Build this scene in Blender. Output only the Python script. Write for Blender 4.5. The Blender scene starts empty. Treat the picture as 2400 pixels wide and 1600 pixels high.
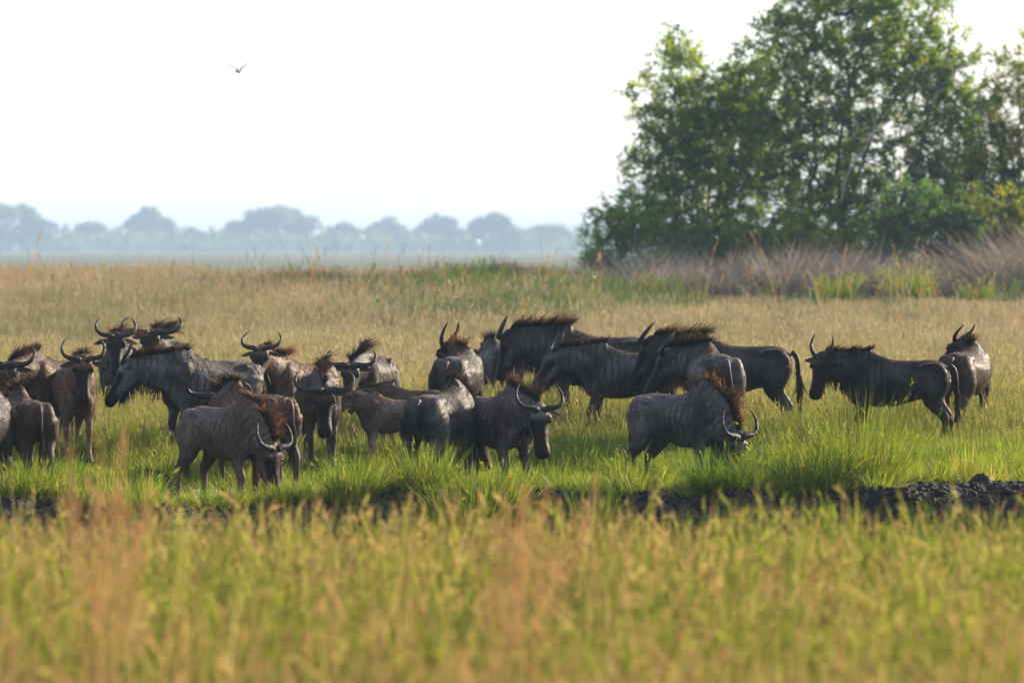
import bpy, math
import numpy as np
from mathutils import Vector

# ------------------------------------------------------------------ camera, sky, sun, exposure
scene = bpy.context.scene
COL = scene.collection
R = math.radians
LENS = 180.0                       # long lens
K = LENS / 36.0 * 2400.0           # pixels per (metre / metre of distance) at 2400 px width
CAM_H = 2.45
HORIZON = 578.0
SUN_AZ, SUN_EL = 52.0, 21.0        # degrees right of the view, degrees up

cam = bpy.data.cameras.new('camera')
cam.lens = LENS; cam.sensor_width = 36.0
cam.clip_start = 0.5; cam.clip_end = 20000
cam.dof.use_dof = True
cam.dof.focus_distance = 60.5
cam.dof.aperture_fstop = 2.5
camo = bpy.data.objects.new('camera', cam)
COL.objects.link(camo)
camo.location = (0, 0, CAM_H)
camo.rotation_euler = (math.pi / 2 - math.atan((800 - HORIZON) / K), 0, 0)
scene.camera = camo

world = bpy.data.worlds.new('World'); scene.world = world; world.use_nodes = True
wn = world.node_tree.nodes; wl = world.node_tree.links
wn.clear()
sky = wn.new('ShaderNodeTexSky'); sky.sky_type = 'NISHITA'; sky.sun_disc = False
sky.sun_elevation = R(SUN_EL); sky.sun_rotation = R(SUN_AZ)
sky.air_density = 1.0; sky.dust_density = 1.2; sky.ozone_density = 1.0
# thin bright morning haze over the whole sky: the sky's own colour washed towards an even white
hz = wn.new('ShaderNodeMix'); hz.data_type = 'RGBA'; hz.inputs[0].default_value = 0.62
hz.inputs[7].default_value = (3.3, 3.6, 4.35, 1)
bg = wn.new('ShaderNodeBackground'); bg.inputs['Strength'].default_value = 0.10
wo = wn.new('ShaderNodeOutputWorld')
wl.new(sky.outputs[0], hz.inputs[6]); wl.new(hz.outputs[2], bg.inputs[0]); wl.new(bg.outputs[0], wo.inputs[0])

sd = bpy.data.lights.new('sun', 'SUN'); sd.energy = 5.0; sd.angle = R(0.6); sd.color = (1.0, 0.84, 0.64)
sun = bpy.data.objects.new('sun', sd); COL.objects.link(sun)
sdir = Vector((math.sin(R(SUN_AZ)) * math.cos(R(SUN_EL)), math.cos(R(SUN_AZ)) * math.cos(R(SUN_EL)), math.sin(R(SUN_EL))))
sun.rotation_euler = (-sdir).to_track_quat('-Z', 'Y').to_euler()
sun.location = (40, 40, 30)

vs = scene.view_settings
vs.view_transform = 'Standard'; vs.look = 'None'; vs.exposure = 1.62; vs.gamma = 1.0
vs.use_curve_mapping = False
scene.display_settings.display_device = 'sRGB'
cy = scene.cycles
cy.use_denoising = True
cy.max_bounces = 6; cy.diffuse_bounces = 3; cy.glossy_bounces = 2; cy.transmission_bounces = 4
cy.volume_bounces = 1; cy.transparent_max_bounces = 8
cy.caustics_reflective = False; cy.caustics_refractive = False
cy.sample_clamp_indirect = 6.0

rng = np.random.default_rng(11)

# ------------------------------------------------------------------ helpers
def place(px, d):                  # across-position of a photo column at a distance
    return (px - 1200.0) / K * d

def tag(o, label=None, cat=None, group=None, kind=None):
    if label: o['label'] = label
    if cat: o['category'] = cat
    if group: o['group'] = group
    if kind: o['kind'] = kind
    return o

def empty(name, loc=(0, 0, 0), rz=0.0, s=1.0):
    o = bpy.data.objects.new(name, None); COL.objects.link(o)
    o.location = loc; o.rotation_euler = (0, 0, rz); o.scale = (s, s, s)
    o.empty_display_size = 0.1
    return o

def mesh_np(name, v, f, attrs=None, smooth=True):
    """v (n,3); f (m,k) array or list of such arrays."""
    fs = f if isinstance(f, list) else [f]
    fs = [np.asarray(a, np.int32) for a in fs if len(a)]
    me = bpy.data.meshes.new(name)
    v = np.asarray(v, np.float32)
    me.vertices.add(len(v)); me.vertices.foreach_set('co', v.ravel())
    nl = sum(a.size for a in fs); npoly = sum(len(a) for a in fs)
    if npoly:
        me.loops.add(nl); me.polygons.add(npoly)
        me.loops.foreach_set('vertex_index', np.concatenate([a.ravel() for a in fs]))
        tot = np.concatenate([np.full(len(a), a.shape[1], np.int32) for a in fs])
        st = np.concatenate([[0], np.cumsum(tot)[:-1]]).astype(np.int32)
        me.polygons.foreach_set('loop_start', st)
        me.polygons.foreach_set('use_smooth', np.full(npoly, smooth, bool))
    for k, a in (attrs or {}).items():
        a = np.asarray(a, np.float32)
        if a.ndim == 1:
            t = me.attributes.new(k, 'FLOAT', 'POINT'); t.data.foreach_set('value', a)
        else:
            t = me.attributes.new(k, 'FLOAT_VECTOR', 'POINT'); t.data.foreach_set('vector', a.ravel())
    me.update(calc_edges=True)
    return me

def obj(name, me, mat=None, parent=None):
    o = bpy.data.objects.new(name, me); COL.objects.link(o)
    if mat is not None and not me.materials: me.materials.append(mat)
    if parent is not None: o.parent = parent
    return o

def unit(a):
    a = np.asarray(a, float)
    return a / np.maximum(np.linalg.norm(a, axis=-1, keepdims=True), 1e-9)

def cat_mesh(parts):
    """join [(v, [faces...]), ...] -> v, [quads, tris]"""
    vs_, q, t, o = [], [], [], 0
    for v, fl in parts:
        for f in fl:
            if len(f) == 0: continue
            f = np.asarray(f)
            (q if f.shape[1] == 4 else t).append(f + o)
        vs_.append(v); o += len(v)
    out = []
    if q: out.append(np.concatenate(q))
    if t: out.append(np.concatenate(t))
    return np.concatenate(vs_), out

def smooth01(x, a, b):
    t = np.clip((np.asarray(x, float) - a) / (b - a), 0, 1)
    return t * t * (3 - 2 * t)

_perm = np.random.default_rng(5).random((256, 256))
def vnoise(x, y):
    x = np.asarray(x, float); y = np.asarray(y, float)
    xi = np.floor(x).astype(int); yi = np.floor(y).astype(int)
    fx = x - xi; fy = y - yi
    fx = fx * fx * (3 - 2 * fx); fy = fy * fy * (3 - 2 * fy)
    g = lambda a, b: _perm[a & 255, b & 255]
    return (g(xi, yi) * (1 - fx) + g(xi + 1, yi) * fx) * (1 - fy) + (g(xi, yi + 1) * (1 - fx) + g(xi + 1, yi + 1) * fx) * fy
def fbm(x, y, n=3):
    s = 0; a = 1; t = 0
    for i in range(n):
        s = s + a * vnoise(x * 2 ** i + 17 * i, y * 2 ** i + 31 * i); t += a; a *= .5
    return s / t

# ------------------------------------------------------------------ materials
def new_mat(name):
    m = bpy.data.materials.new(name); m.use_nodes = True
    n = m.node_tree.nodes; n.clear()
    return m, n, m.node_tree.links

def blade_mat(name, cols, spread=0.6, transl=0.45, gloss=0.05, inst=True, rough=0.4, jitter=0.25, thru=(1.45, 1.35, .9)):
    """plant matter: colour ramp over (per-clump tint + per-blade tone), part of the light passes through"""
    m, n, l = new_mat(name)
    a = n.new('ShaderNodeAttribute'); a.attribute_name = 'c'
    ad = n.new('ShaderNodeMath'); ad.operation = 'MULTIPLY_ADD'
    ad.inputs[1].default_value = spread; ad.inputs[2].default_value = -spread * .5
    l.new(a.outputs['Fac'], ad.inputs[0])
    sm = n.new('ShaderNodeMath'); sm.operation = 'ADD'; sm.use_clamp = True
    l.new(ad.outputs[0], sm.inputs[0])
    if inst:
        t = n.new('ShaderNodeAttribute'); t.attribute_name = 'tint'; t.attribute_type = 'INSTANCER'
        l.new(t.outputs['Fac'], sm.inputs[1])
    else:
        sm.inputs[1].default_value = 0.5
    rp = n.new('ShaderNodeValToRGB'); cr = rp.color_ramp
    while len(cr.elements) < len(cols): cr.elements.new(0.5)
    for i, (p, c) in enumerate(cols):
        cr.elements[i].position = p; cr.elements[i].color = (*c, 1)
    l.new(sm.outputs[0], rp.inputs[0])
    oi = n.new('ShaderNodeObjectInfo')
    mr = n.new('ShaderNodeMapRange'); mr.inputs['To Min'].default_value = 1 - jitter; mr.inputs['To Max'].default_value = 1 + jitter
    l.new(oi.outputs['Random'], mr.inputs[0])
    mx = n.new('ShaderNodeMix'); mx.data_type = 'RGBA'; mx.blend_type = 'MULTIPLY'; mx.inputs[0].default_value = 1
    l.new(rp.outputs[0], mx.inputs[6]); l.new(mr.outputs[0], mx.inputs[7])
    df = n.new('ShaderNodeBsdfDiffuse'); tr = n.new('ShaderNodeBsdfTranslucent'); gl = n.new('ShaderNodeBsdfGlossy')
    gl.inputs['Roughness'].default_value = rough
    m1 = n.new('ShaderNodeMixShader'); m1.inputs[0].default_value = transl
    m2 = n.new('ShaderNodeMixShader'); m2.inputs[0].default_value = gloss * .6
    l.new(mx.outputs[2], df.inputs[0])
    tm = n.new('ShaderNodeMix'); tm.data_type = 'RGBA'; tm.blend_type = 'MULTIPLY'; tm.inputs[0].default_value = 1
    tm.inputs[7].default_value = (*thru, 1)
    l.new(mx.outputs[2], tm.inputs[6]); l.new(tm.outputs[2], tr.inputs[0])
    l.new(df.outputs[0], m1.inputs[1]); l.new(tr.outputs[0], m1.inputs[2])
    l.new(m1.outputs[0], m2.inputs[1]); l.new(gl.outputs[0], m2.inputs[2])
    o = n.new('ShaderNodeOutputMaterial'); l.new(m2.outputs[0], o.inputs[0])
    return m

def simple_mat(name, c1, c2, scale=6.0, rough=0.8, bump=0.3, detail=6, spec=0.3, stretch=None, coat=0.0):
    m, n, l = new_mat(name)
    tc = n.new('ShaderNodeTexCoord'); src = tc.outputs['Object']
    if stretch:
        mp = n.new('ShaderNodeMapping'); mp.inputs['Scale'].default_value = stretch
        l.new(src, mp.inputs[0]); src = mp.outputs[0]
    nz = n.new('ShaderNodeTexNoise'); nz.inputs['Scale'].default_value = scale; nz.inputs['Detail'].default_value = detail
    l.new(src, nz.inputs['Vector'])
    rp = n.new('ShaderNodeValToRGB'); rp.color_ramp.elements[0].position = .32; rp.color_ramp.elements[1].position = .68
    rp.color_ramp.elements[0].color = (*c1, 1); rp.color_ramp.elements[1].color = (*c2, 1)
    l.new(nz.outputs['Fac'], rp.inputs[0])
    p = n.new('ShaderNodeBsdfPrincipled'); p.inputs['Roughness'].default_value = rough
    p.inputs['Specular IOR Level'].default_value = spec
    p.inputs['Coat Weight'].default_value = coat
    l.new(rp.outputs[0], p.inputs['Base Color'])
    if bump:
        b = n.new('ShaderNodeBump'); b.inputs['Strength'].default_value = bump; b.inputs['Distance'].default_value = .03
        l.new(nz.outputs['Fac'], b.inputs['Height']); l.new(b.outputs[0], p.inputs['Normal'])
    o = n.new('ShaderNodeOutputMaterial'); l.new(p.outputs[0], o.inputs[0])
    return m

def coat_mat():
    """short grey coat with darker upright stripes on neck and shoulder, black face"""
    m, n, l = new_mat('wildebeest_coat')
    at = lambda k, typ='GEOMETRY': (lambda a: (setattr(a, 'attribute_name', k), setattr(a, 'attribute_type', typ), a)[2])(n.new('ShaderNodeAttribute'))
    dark = at('dark'); spine = at('spine'); tone = at('tone', 'OBJECT'); warm = at('warm', 'OBJECT'); strp = at('stripe')
    tc = n.new('ShaderNodeTexCoord')
    nz = n.new('ShaderNodeTexNoise'); nz.inputs['Scale'].default_value = 3.5; nz.inputs['Detail'].default_value = 5
    l.new(tc.outputs['Object'], nz.inputs['Vector'])
    mp = n.new('ShaderNodeMapping'); mp.inputs['Scale'].default_value = (60, 60, 9)
    l.new(tc.outputs['Object'], mp.inputs[0])
    fine = n.new('ShaderNodeTexNoise'); fine.inputs['Scale'].default_value = 1.0; fine.inputs['Detail'].default_value = 4
    l.new(mp.outputs[0], fine.inputs['Vector'])
    # base grey
    rp = n.new('ShaderNodeValToRGB'); rp.color_ramp.elements[0].position = .36; rp.color_ramp.elements[1].position = .66
    rp.color_ramp.elements[0].color = (.0095, .0092, .0098, 1); rp.color_ramp.elements[1].color = (.078, .0755, .079, 1)
    l.new(nz.outputs['Fac'], rp.inputs[0])
    wm = n.new('ShaderNodeMix'); wm.data_type = 'RGBA'; wm.inputs[7].default_value = (.12, .066, .038, 1)
    l.new(warm.outputs['Fac'], wm.inputs[0]); l.new(rp.outputs[0], wm.inputs[6])
    # stripes
    ma = n.new('ShaderNodeMath'); ma.operation = 'MULTIPLY_ADD'; ma.inputs[1].default_value = 75.0
    l.new(spine.outputs['Fac'], ma.inputs[0])
    nz2 = n.new('ShaderNodeTexNoise'); nz2.inputs['Scale'].default_value = 5.0; nz2.inputs['Detail'].default_value = 3
    l.new(tc.outputs['Object'], nz2.inputs['Vector'])
    mm = n.new('ShaderNodeMath'); mm.operation = 'MULTIPLY'; mm.inputs[1].default_value = 8.0
    l.new(nz2.outputs['Fac'], mm.inputs[0]); l.new(mm.outputs[0], ma.inputs[2])
    si = n.new('ShaderNodeMath'); si.operation = 'SINE'; l.new(ma.outputs[0], si.inputs[0])
    mr = n.new('ShaderNodeMapRange'); mr.inputs['From Min'].default_value = -.3; mr.inputs['From Max'].default_value = 1.0
    mr.inputs['To Max'].default_value = .72
    l.new(si.outputs[0], mr.inputs[0])
    nz3 = n.new('ShaderNodeTexNoise'); nz3.inputs['Scale'].default_value = 7.0; nz3.inputs['Detail'].default_value = 4
    l.new(tc.outputs['Object'], nz3.inputs['Vector'])
    br = n.new('ShaderNodeMapRange'); br.inputs['From Min'].default_value = .38; br.inputs['From Max'].default_value = .62
    l.new(nz3.outputs['Fac'], br.inputs[0])
    s0 = n.new('ShaderNodeMath'); s0.operation = 'MULTIPLY'; l.new(mr.outputs[0], s0.inputs[0]); l.new(br.outputs[0], s0.inputs[1])
    sf = n.new('ShaderNodeMath'); sf.operation = 'MULTIPLY'; l.new(s0.outputs[0], sf.inputs[0]); l.new(strp.outputs['Fac'], sf.inputs[1])
    st = n.new('ShaderNodeMix'); st.data_type = 'RGBA'; st.inputs[7].default_value = (.006, .0055, .0055, 1)
    l.new(sf.outputs[0], st.inputs[0]); l.new(wm.outputs[2], st.inputs[6])
    # black face and muzzle
    dk = n.new('ShaderNodeMix'); dk.data_type = 'RGBA'; dk.inputs[7].default_value = (.0045, .004, .004, 1)
    pale = at('pale')
    pm = n.new('ShaderNodeMix'); pm.data_type = 'RGBA'; pm.inputs[7].default_value = (.17, .135, .11, 1)
    l.new(pale.outputs['Fac'], pm.inputs[0]); l.new(st.outputs[2], pm.inputs[6])
    l.new(dark.outputs['Fac'], dk.inputs[0]); l.new(pm.outputs[2], dk.inputs[6])
    # hair grain
    gr = n.new('ShaderNodeMapRange'); gr.inputs['From Min'].default_value = .3; gr.inputs['From Max'].default_value = .7
    gr.inputs['To Min'].default_value = .62; gr.inputs['To Max'].default_value = 1.38
    l.new(fine.outputs['Fac'], gr.inputs[0])
    g2 = n.new('ShaderNodeMath'); g2.operation = 'MULTIPLY'; l.new(gr.outputs[0], g2.inputs[0]); l.new(tone.outputs['Fac'], g2.inputs[1])
    ml = n.new('ShaderNodeMix'); ml.data_type = 'RGBA'; ml.blend_type = 'MULTIPLY'; ml.inputs[0].default_value = 1
    l.new(dk.outputs[2], ml.inputs[6]); l.new(g2.outputs[0], ml.inputs[7])
    p = n.new('ShaderNodeBsdfPrincipled'); p.inputs['Roughness'].default_value = .54
    p.inputs['Specular IOR Level'].default_value = .10
    p.inputs['Specular Tint'].default_value = (1.0, .82, .68, 1)
    p.inputs['Sheen Weight'].default_value = .06; p.inputs['Sheen Roughness'].default_value = .35
    p.inputs['Sheen Tint'].default_value = (.95, .50, .27, 1)
    l.new(ml.outputs[2], p.inputs['Base Color'])
    b = n.new('ShaderNodeBump'); b.inputs['Strength'].default_value = .4; b.inputs['Distance'].default_value = .012
    l.new(fine.outputs['Fac'], b.inputs['Height'])
    b2 = n.new('ShaderNodeBump'); b2.inputs['Strength'].default_value = .5; b2.inputs['Distance'].default_value = .05
    l.new(nz2.outputs['Fac'], b2.inputs['Height']); l.new(b2.outputs[0], b.inputs['Normal'])
    l.new(b.outputs[0], p.inputs['Normal'])
    o = n.new('ShaderNodeOutputMaterial'); l.new(p.outputs[0], o.inputs[0])
    return m

M = {}
M['coat'] = coat_mat()
M['mane'] = blade_mat('mane_hair', [(0.0, (.010, .009, .008)), (.6, (.024, .017, .012)), (1.0, (.19, .080, .028))], spread=1.0, transl=.46, gloss=.02, inst=False, jitter=0)
M['fur'] = blade_mat('fur_hair', [(0.0, (.013, .012, .012)), (.6, (.030, .026, .025)), (1.0, (.24, .12, .054))], spread=1.0, transl=.55, gloss=0, inst=False, jitter=0)
M['beard'] = blade_mat('beard_hair', [(0.0, (.008, .007, .007)), (.7, (.02, .015, .012)), (1.0, (.10, .05, .025))], spread=1.0, transl=.35, gloss=.02, inst=False, jitter=0)
M['horn'] = simple_mat('horn', (.010, .009, .009), (.034, .031, .03), scale=30, rough=.58, bump=.5, spec=.16)
M['hoof'] = simple_mat('hoof', (.010, .009, .008), (.03, .026, .022), scale=20, rough=.5, bump=.2)
M['eye'] = simple_mat('eye', (.004, .003, .003), (.008, .006, .005), scale=4, rough=.45, bump=0, spec=.2)
M['ear'] = blade_mat('ear', [(0.0, (.03, .026, .024)), (1.0, (.08, .062, .05))], spread=.8, transl=.25, gloss=0, inst=False, jitter=0)

# ------------------------------------------------------------------ shape builders (numpy)
def loft(secs, n=20, e=1.0):
    """closed tube through sections (pos, side, up, half_width, half_up, half_down, ridge)"""
    a = np.linspace(0, 2 * np.pi, n, endpoint=False)
    ca, sa = np.cos(a), np.sin(a)
    rings = []
    for pos, side, up, hw, hu, hd, ridge in secs:
        w = hw * np.sign(ca) * np.abs(ca) ** e * (1 - ridge * np.clip(sa, 0, 1) ** 1.5)
        h = np.where(sa > 0, hu, hd) * np.sign(sa) * np.abs(sa) ** e
        rings.append(np.asarray(pos)[None] + w[:, None] * np.asarray(side)[None] + h[:, None] * np.asarray(up)[None])
    m = len(rings)
    v = np.concatenate(rings + [np.asarray(secs[0][0])[None], np.asarray(secs[-1][0])[None]])
    i = np.arange(n); j = (i + 1) % n
    q = np.concatenate([np.stack([k * n + i, k * n + j, (k + 1) * n + j, (k + 1) * n + i], 1) for k in range(m - 1)])
    t = np.concatenate([np.stack([np.full(n, m * n), j, i], 1), np.stack([np.full(n, m * n + 1), (m - 1) * n + i, (m - 1) * n + j], 1)])
    return v, [q, t]

def tube(pts, rad, n=10, flat=1.0, side0=(0, 1, 0)):
    pts = np.asarray(pts, float); rad = np.asarray(rad, float)
    tg = unit(np.gradient(pts, axis=0))
    secs = []
    for p, t, r in zip(pts, tg, rad):
        s = np.asarray(side0, float); s = s - t * (s @ t); s = unit(s)
        u = np.cross(t, s)
        secs.append((p, s, u, r * flat, r, r, 0))
    return loft(secs, n)

def spline(pts, n):
    """Catmull-Rom through points (any dims)"""
    p = np.asarray(pts, float); p = np.concatenate([[2 * p[0] - p[1]], p, [2 * p[-1] - p[-2]]])
    m = len(p) - 3
    out = []
    for u in np.linspace(0, m, n):
        k = min(int(u), m - 1); t = u - k
        a, b, c, d = p[k:k + 4]
        out.append(.5 * (2 * b + (c - a) * t + (2 * a - 5 * b + 4 * c - d) * t * t + (3 * b - a - 3 * c + d) * t ** 3))
    return np.array(out)

def ellipsoid(c, r, nu=12, nv=8):
    u = np.linspace(0, 2 * np.pi, nu, endpoint=False); w = np.linspace(-np.pi / 2, np.pi / 2, nv + 2)[1:-1]
    secs = [((c[0], c[1], c[2] + r[2] * math.sin(k)), (1, 0, 0), (0, 1, 0), r[0] * math.cos(k), r[1] * math.cos(k), r[1] * math.cos(k), 0) for k in w]
    return loft(secs, nu)

def strands(root, dirv, length, bend, width, segs=3, rnd=None, face=None):
    """tapering ribbons. root,dirv,bend (n,3); length,width (n,)"""
    rnd = rnd or rng
    n = len(root); dirv = unit(dirv)
    f = rnd.normal(size=(n, 3)) if face is None else face
    wv = unit(np.cross(dirv, f)) * width[:, None] * .5
    vs_ = []
    ts = np.linspace(0, 1, segs + 1)
    for k, t in enumerate(ts):
        c = root + dirv * (length * t)[:, None] + bend * (length * t * t)[:, None]
        if k == segs:
            vs_.append(c[:, None])
        else:
            tw = (1 - t * .75)
            vs_.append(np.stack([c - wv * tw, c + wv * tw], 1))
    v = np.concatenate(vs_, 1)                      # n, 2*segs+1, 3
    per = 2 * segs + 1
    base = (np.arange(n) * per)[:, None]
    q = [base + np.array([2 * k, 2 * k + 1, 2 * k + 3, 2 * k + 2])[None] for k in range(segs - 1)]
    t = base + np.array([2 * segs - 2, 2 * segs - 1, 2 * segs])[None]
    tt = np.concatenate([np.repeat(ts[:-1], 2), [1.0]])
    return v.reshape(-1, 3), ([np.concatenate(q)] if q else []) + [t], np.tile(tt, n), per

# ------------------------------------------------------------------ wildebeest
TRUNK = [  # x, zc, half width, half up, half down, ridge
    (-.735, 1.000, .050, .040, .10, .0), (-.705, .985, .115, .095, .18, .1), (-.63, .965, .180, .165, .24, .25),
    (-.50, .955, .222, .198, .275, .38), (-.34, .945, .235, .200, .275, .40), (-.16, .935, .250, .205, .315, .40),
    (.02, .925, .258, .225, .345, .42), (.20, .925, .245, .280, .350, .50), (.34, .935, .222, .345, .345, .60),
    (.44, .945, .200, .355, .335, .62), (.54, .960, .175, .315, .300, .58), (.63, .980, .120, .22, .23, .4), (.685, .99, .055, .10, .12, .2)]
TRUNK = [(x * .94, z - .005, hw * 1.0, hu_, hd_ * 1.05, r_) for x, z, hw, hu_, hd_, r_ in TRUNK]
HEAD = [  # u, half width, half up (face side), half down (jaw side)
    (-.075, .060, .055, .070), (-.03, .088, .078, .10), (.03, .104, .092, .125), (.09, .110, .094, .142), (.15, .100, .084, .142),
    (.22, .084, .072, .122), (.30, .072, .062, .096), (.37, .071, .060, .082), (.43, .080, .060, .078), (.475, .080, .052, .072), (.505, .062, .036, .055), (.518, .03, .02, .03)]

class Pose:
    pass

def head_frame(neck, head, bull):
    np_, ny = R(neck[0]), R(neck[1]); hp, hy = R(head[0]), R(head[1])
    L = neck[2] if len(neck) > 2 else .50
    nd = np.array([math.cos(np_) * math.cos(ny), math.cos(np_) * math.sin(ny), math.sin(np_)])
    hd = np.array([math.cos(hp) * math.cos(hy), math.cos(hp) * math.sin(hy), math.sin(hp)])
    hs = np.array([-math.sin(hy), math.cos(hy), 0.0])
    roll = R(head[2]) if len(head) > 2 else 0.0
    hu = np.cross(hd, hs)
    hs, hu = hs * math.cos(roll) + hu * math.sin(roll), hu * math.cos(roll) - hs * math.sin(roll)
    P1 = np.array([.45, 0, 1.075]) + nd * L
    return P1, nd, hd, hs, hu

def wild_body(A):
    """raw overlapping volumes of one animal in its own frame (forward +X, up +Z)"""
    P1, nd, hd, hs, hu = A.frame
    Y = np.array([0, 1., 0]); Z = np.array([0, 0, 1.])
    b = A.bulk
    parts = []
    secs = [((x, 0, z), Y, Z, hw * b, hu_ * (1 + .5 * (b - 1)), hd_, r) for x, z, hw, hu_, hd_, r in TRUNK]
    parts.append(loft(secs, 24))
    # neck
    P0 = np.array([.36, 0, 1.00]); T0 = np.array([.40, 0, .10]); T1 = nd * .45
    A.neck = []
    for t in np.linspace(0, 1, 11):
        h00 = 2 * t ** 3 - 3 * t ** 2 + 1; h10 = t ** 3 - 2 * t ** 2 + t; h01 = -2 * t ** 3 + 3 * t ** 2; h11 = t ** 3 - t ** 2
        c = h00 * P0 + h10 * T0 + h01 * P1 + h11 * T1
        dt = (6 * t * t - 6 * t) * P0 + (3 * t * t - 4 * t + 1) * T0 + (-6 * t * t + 6 * t) * P1 + (3 * t * t - 2 * t) * T1
        tg = unit(dt)
        w = smooth01(t, .2, 1.0)
        s = unit(Y * (1 - w) + hs * w); s = unit(s - tg * (s @ tg)); u = np.cross(tg, s)
        hw = np.interp(t, [0, .25, .6, 1], [.175, .160, .118, .090]) * b
        uu = np.interp(t, [0, .25, .6, 1], [.290, .235, .165, .115]) * A.neckdeep
        dd = np.interp(t, [0, .25, .6, 1], [.300, .270, .205, .150]) * A.neckdeep
        A.neck.append((c, s, u, hw, uu, dd, .45))
    parts.append(loft(A.neck, 20))
    # head
    A.headsec = [(P1 + hd * (u - .02) * A.hl, hs, hu, hw * A.hw, up * A.hw, dn * A.hw, .12) for u, hw, up, dn in HEAD]
    parts.append(loft(A.headsec, 20, .86))
    # brow ridges
    for sgn in (1, -1):
        c = P1 + (hd * .075 + hs * sgn * .082 + hu * .055) * A.hw
        parts.append(ellipsoid(c, (.045, .045, .045), 8, 5))
    # shoulder, haunch and hip masses
    for sgn in (1, -1):
        parts.append(ellipsoid((.40, .125 * sgn * b, .90), (.15, .095, .26)))
        parts.append(ellipsoid((.46, .10 * sgn * b, .74), (.12, .09, .16)))
        parts.append(ellipsoid((-.52, .125 * sgn * b, .90), (.19, .110, .23)))
        parts.append(ellipsoid((-.42, .155 * sgn * b, 1.05), (.09, .06, .07), 8, 6))
    # legs
    A.hooves = []
    for k, (front, sgn) in enumerate(((1, 1), (1, -1), (0, 1), (0, -1))):
        sw = A.swing[k]; y = sgn
        if front:
            pts = [(.40, .120 * y, .86), (.39, .140 * y, .70), (.40, .138 * y, .58), (.415 + sw * .3, .132 * y, .47), (.425 + sw * .5, .130 * y, .375), (.415 + sw * .55, .128 * y, .30), (.41 + sw * .75, .125 * y, .16), (.415 + sw * .92, .125 * y, .095), (.435 + sw, .125 * y, .045), (.445 + sw, .125 * y, .005)]
            rad = [.120, .105, .078, .056, .054, .040, .037, .043, .046, .052]
        else:
            pts = [(-.54, .120 * y, .92), (-.50, .150 * y, .76), (-.50, .155 * y, .65), (-.565 + sw * .2, .148 * y, .545), (-.65 + sw * .4, .140 * y, .44), (-.665 + sw * .5, .135 * y, .37), (-.655 + sw * .7, .132 * y, .22), (-.645 + sw * .9, .130 * y, .105), (-.615 + sw, .130 * y, .045), (-.60 + sw, .130 * y, .005)]
            rad = [.170, .150, .118, .078, .058, .045, .039, .045, .047, .053]
        pr = spline(np.concatenate([pts, np.array(rad)[:, None]], 1), 26)
        parts.append(tube(pr[:, :3], pr[:, 3] * A.leg, 12, flat=.80))
        A.hooves.append(pts[-1])
    return cat_mesh(parts)

def build_herd(specs):
    tmp = []
    for A in specs:
        v, f = wild_body(A)
        me = mesh_np('tmp', v, f)
        o = bpy.data.objects.new('tmp', me); COL.objects.link(o)
        m = o.modifiers.new('r', 'REMESH'); m.mode = 'VOXEL'; m.voxel_size = A.voxel
        s = o.modifiers.new('s', 'SMOOTH'); s.factor = .5; s.iterations = 5
        tmp.append(o)
    dg = bpy.context.evaluated_depsgraph_get(); dg.update()
    for A, o in zip(specs, tmp):
        A.mesh = bpy.data.meshes.new_from_object(o.evaluated_get(dg))
    for o in tmp:
        me = o.data; bpy.data.objects.remove(o); bpy.data.meshes.remove(me)
    for A in specs: finish_animal(A)

def ear_mesh(sgn, ln=.20, wd=.042):
    secs = []
    for t in np.linspace(0, 1, 9):
        w = wd * (math.sin(math.pi * min(1, t * .82 + .14)) ** .8) * (1.0 if t < 1 else .15)
        secs.append(((ln * t, 0, -.02 * math.sin(t * 3.0) - .03 * t * t), (0, 1, 0), (0, 0, 1), max(w, .004), .005, .012, 0))
    v, f = loft(secs, 12)
    v[:, 2] += (v[:, 1] / wd) ** 2 * .016             # cupped
    return v, f

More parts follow.
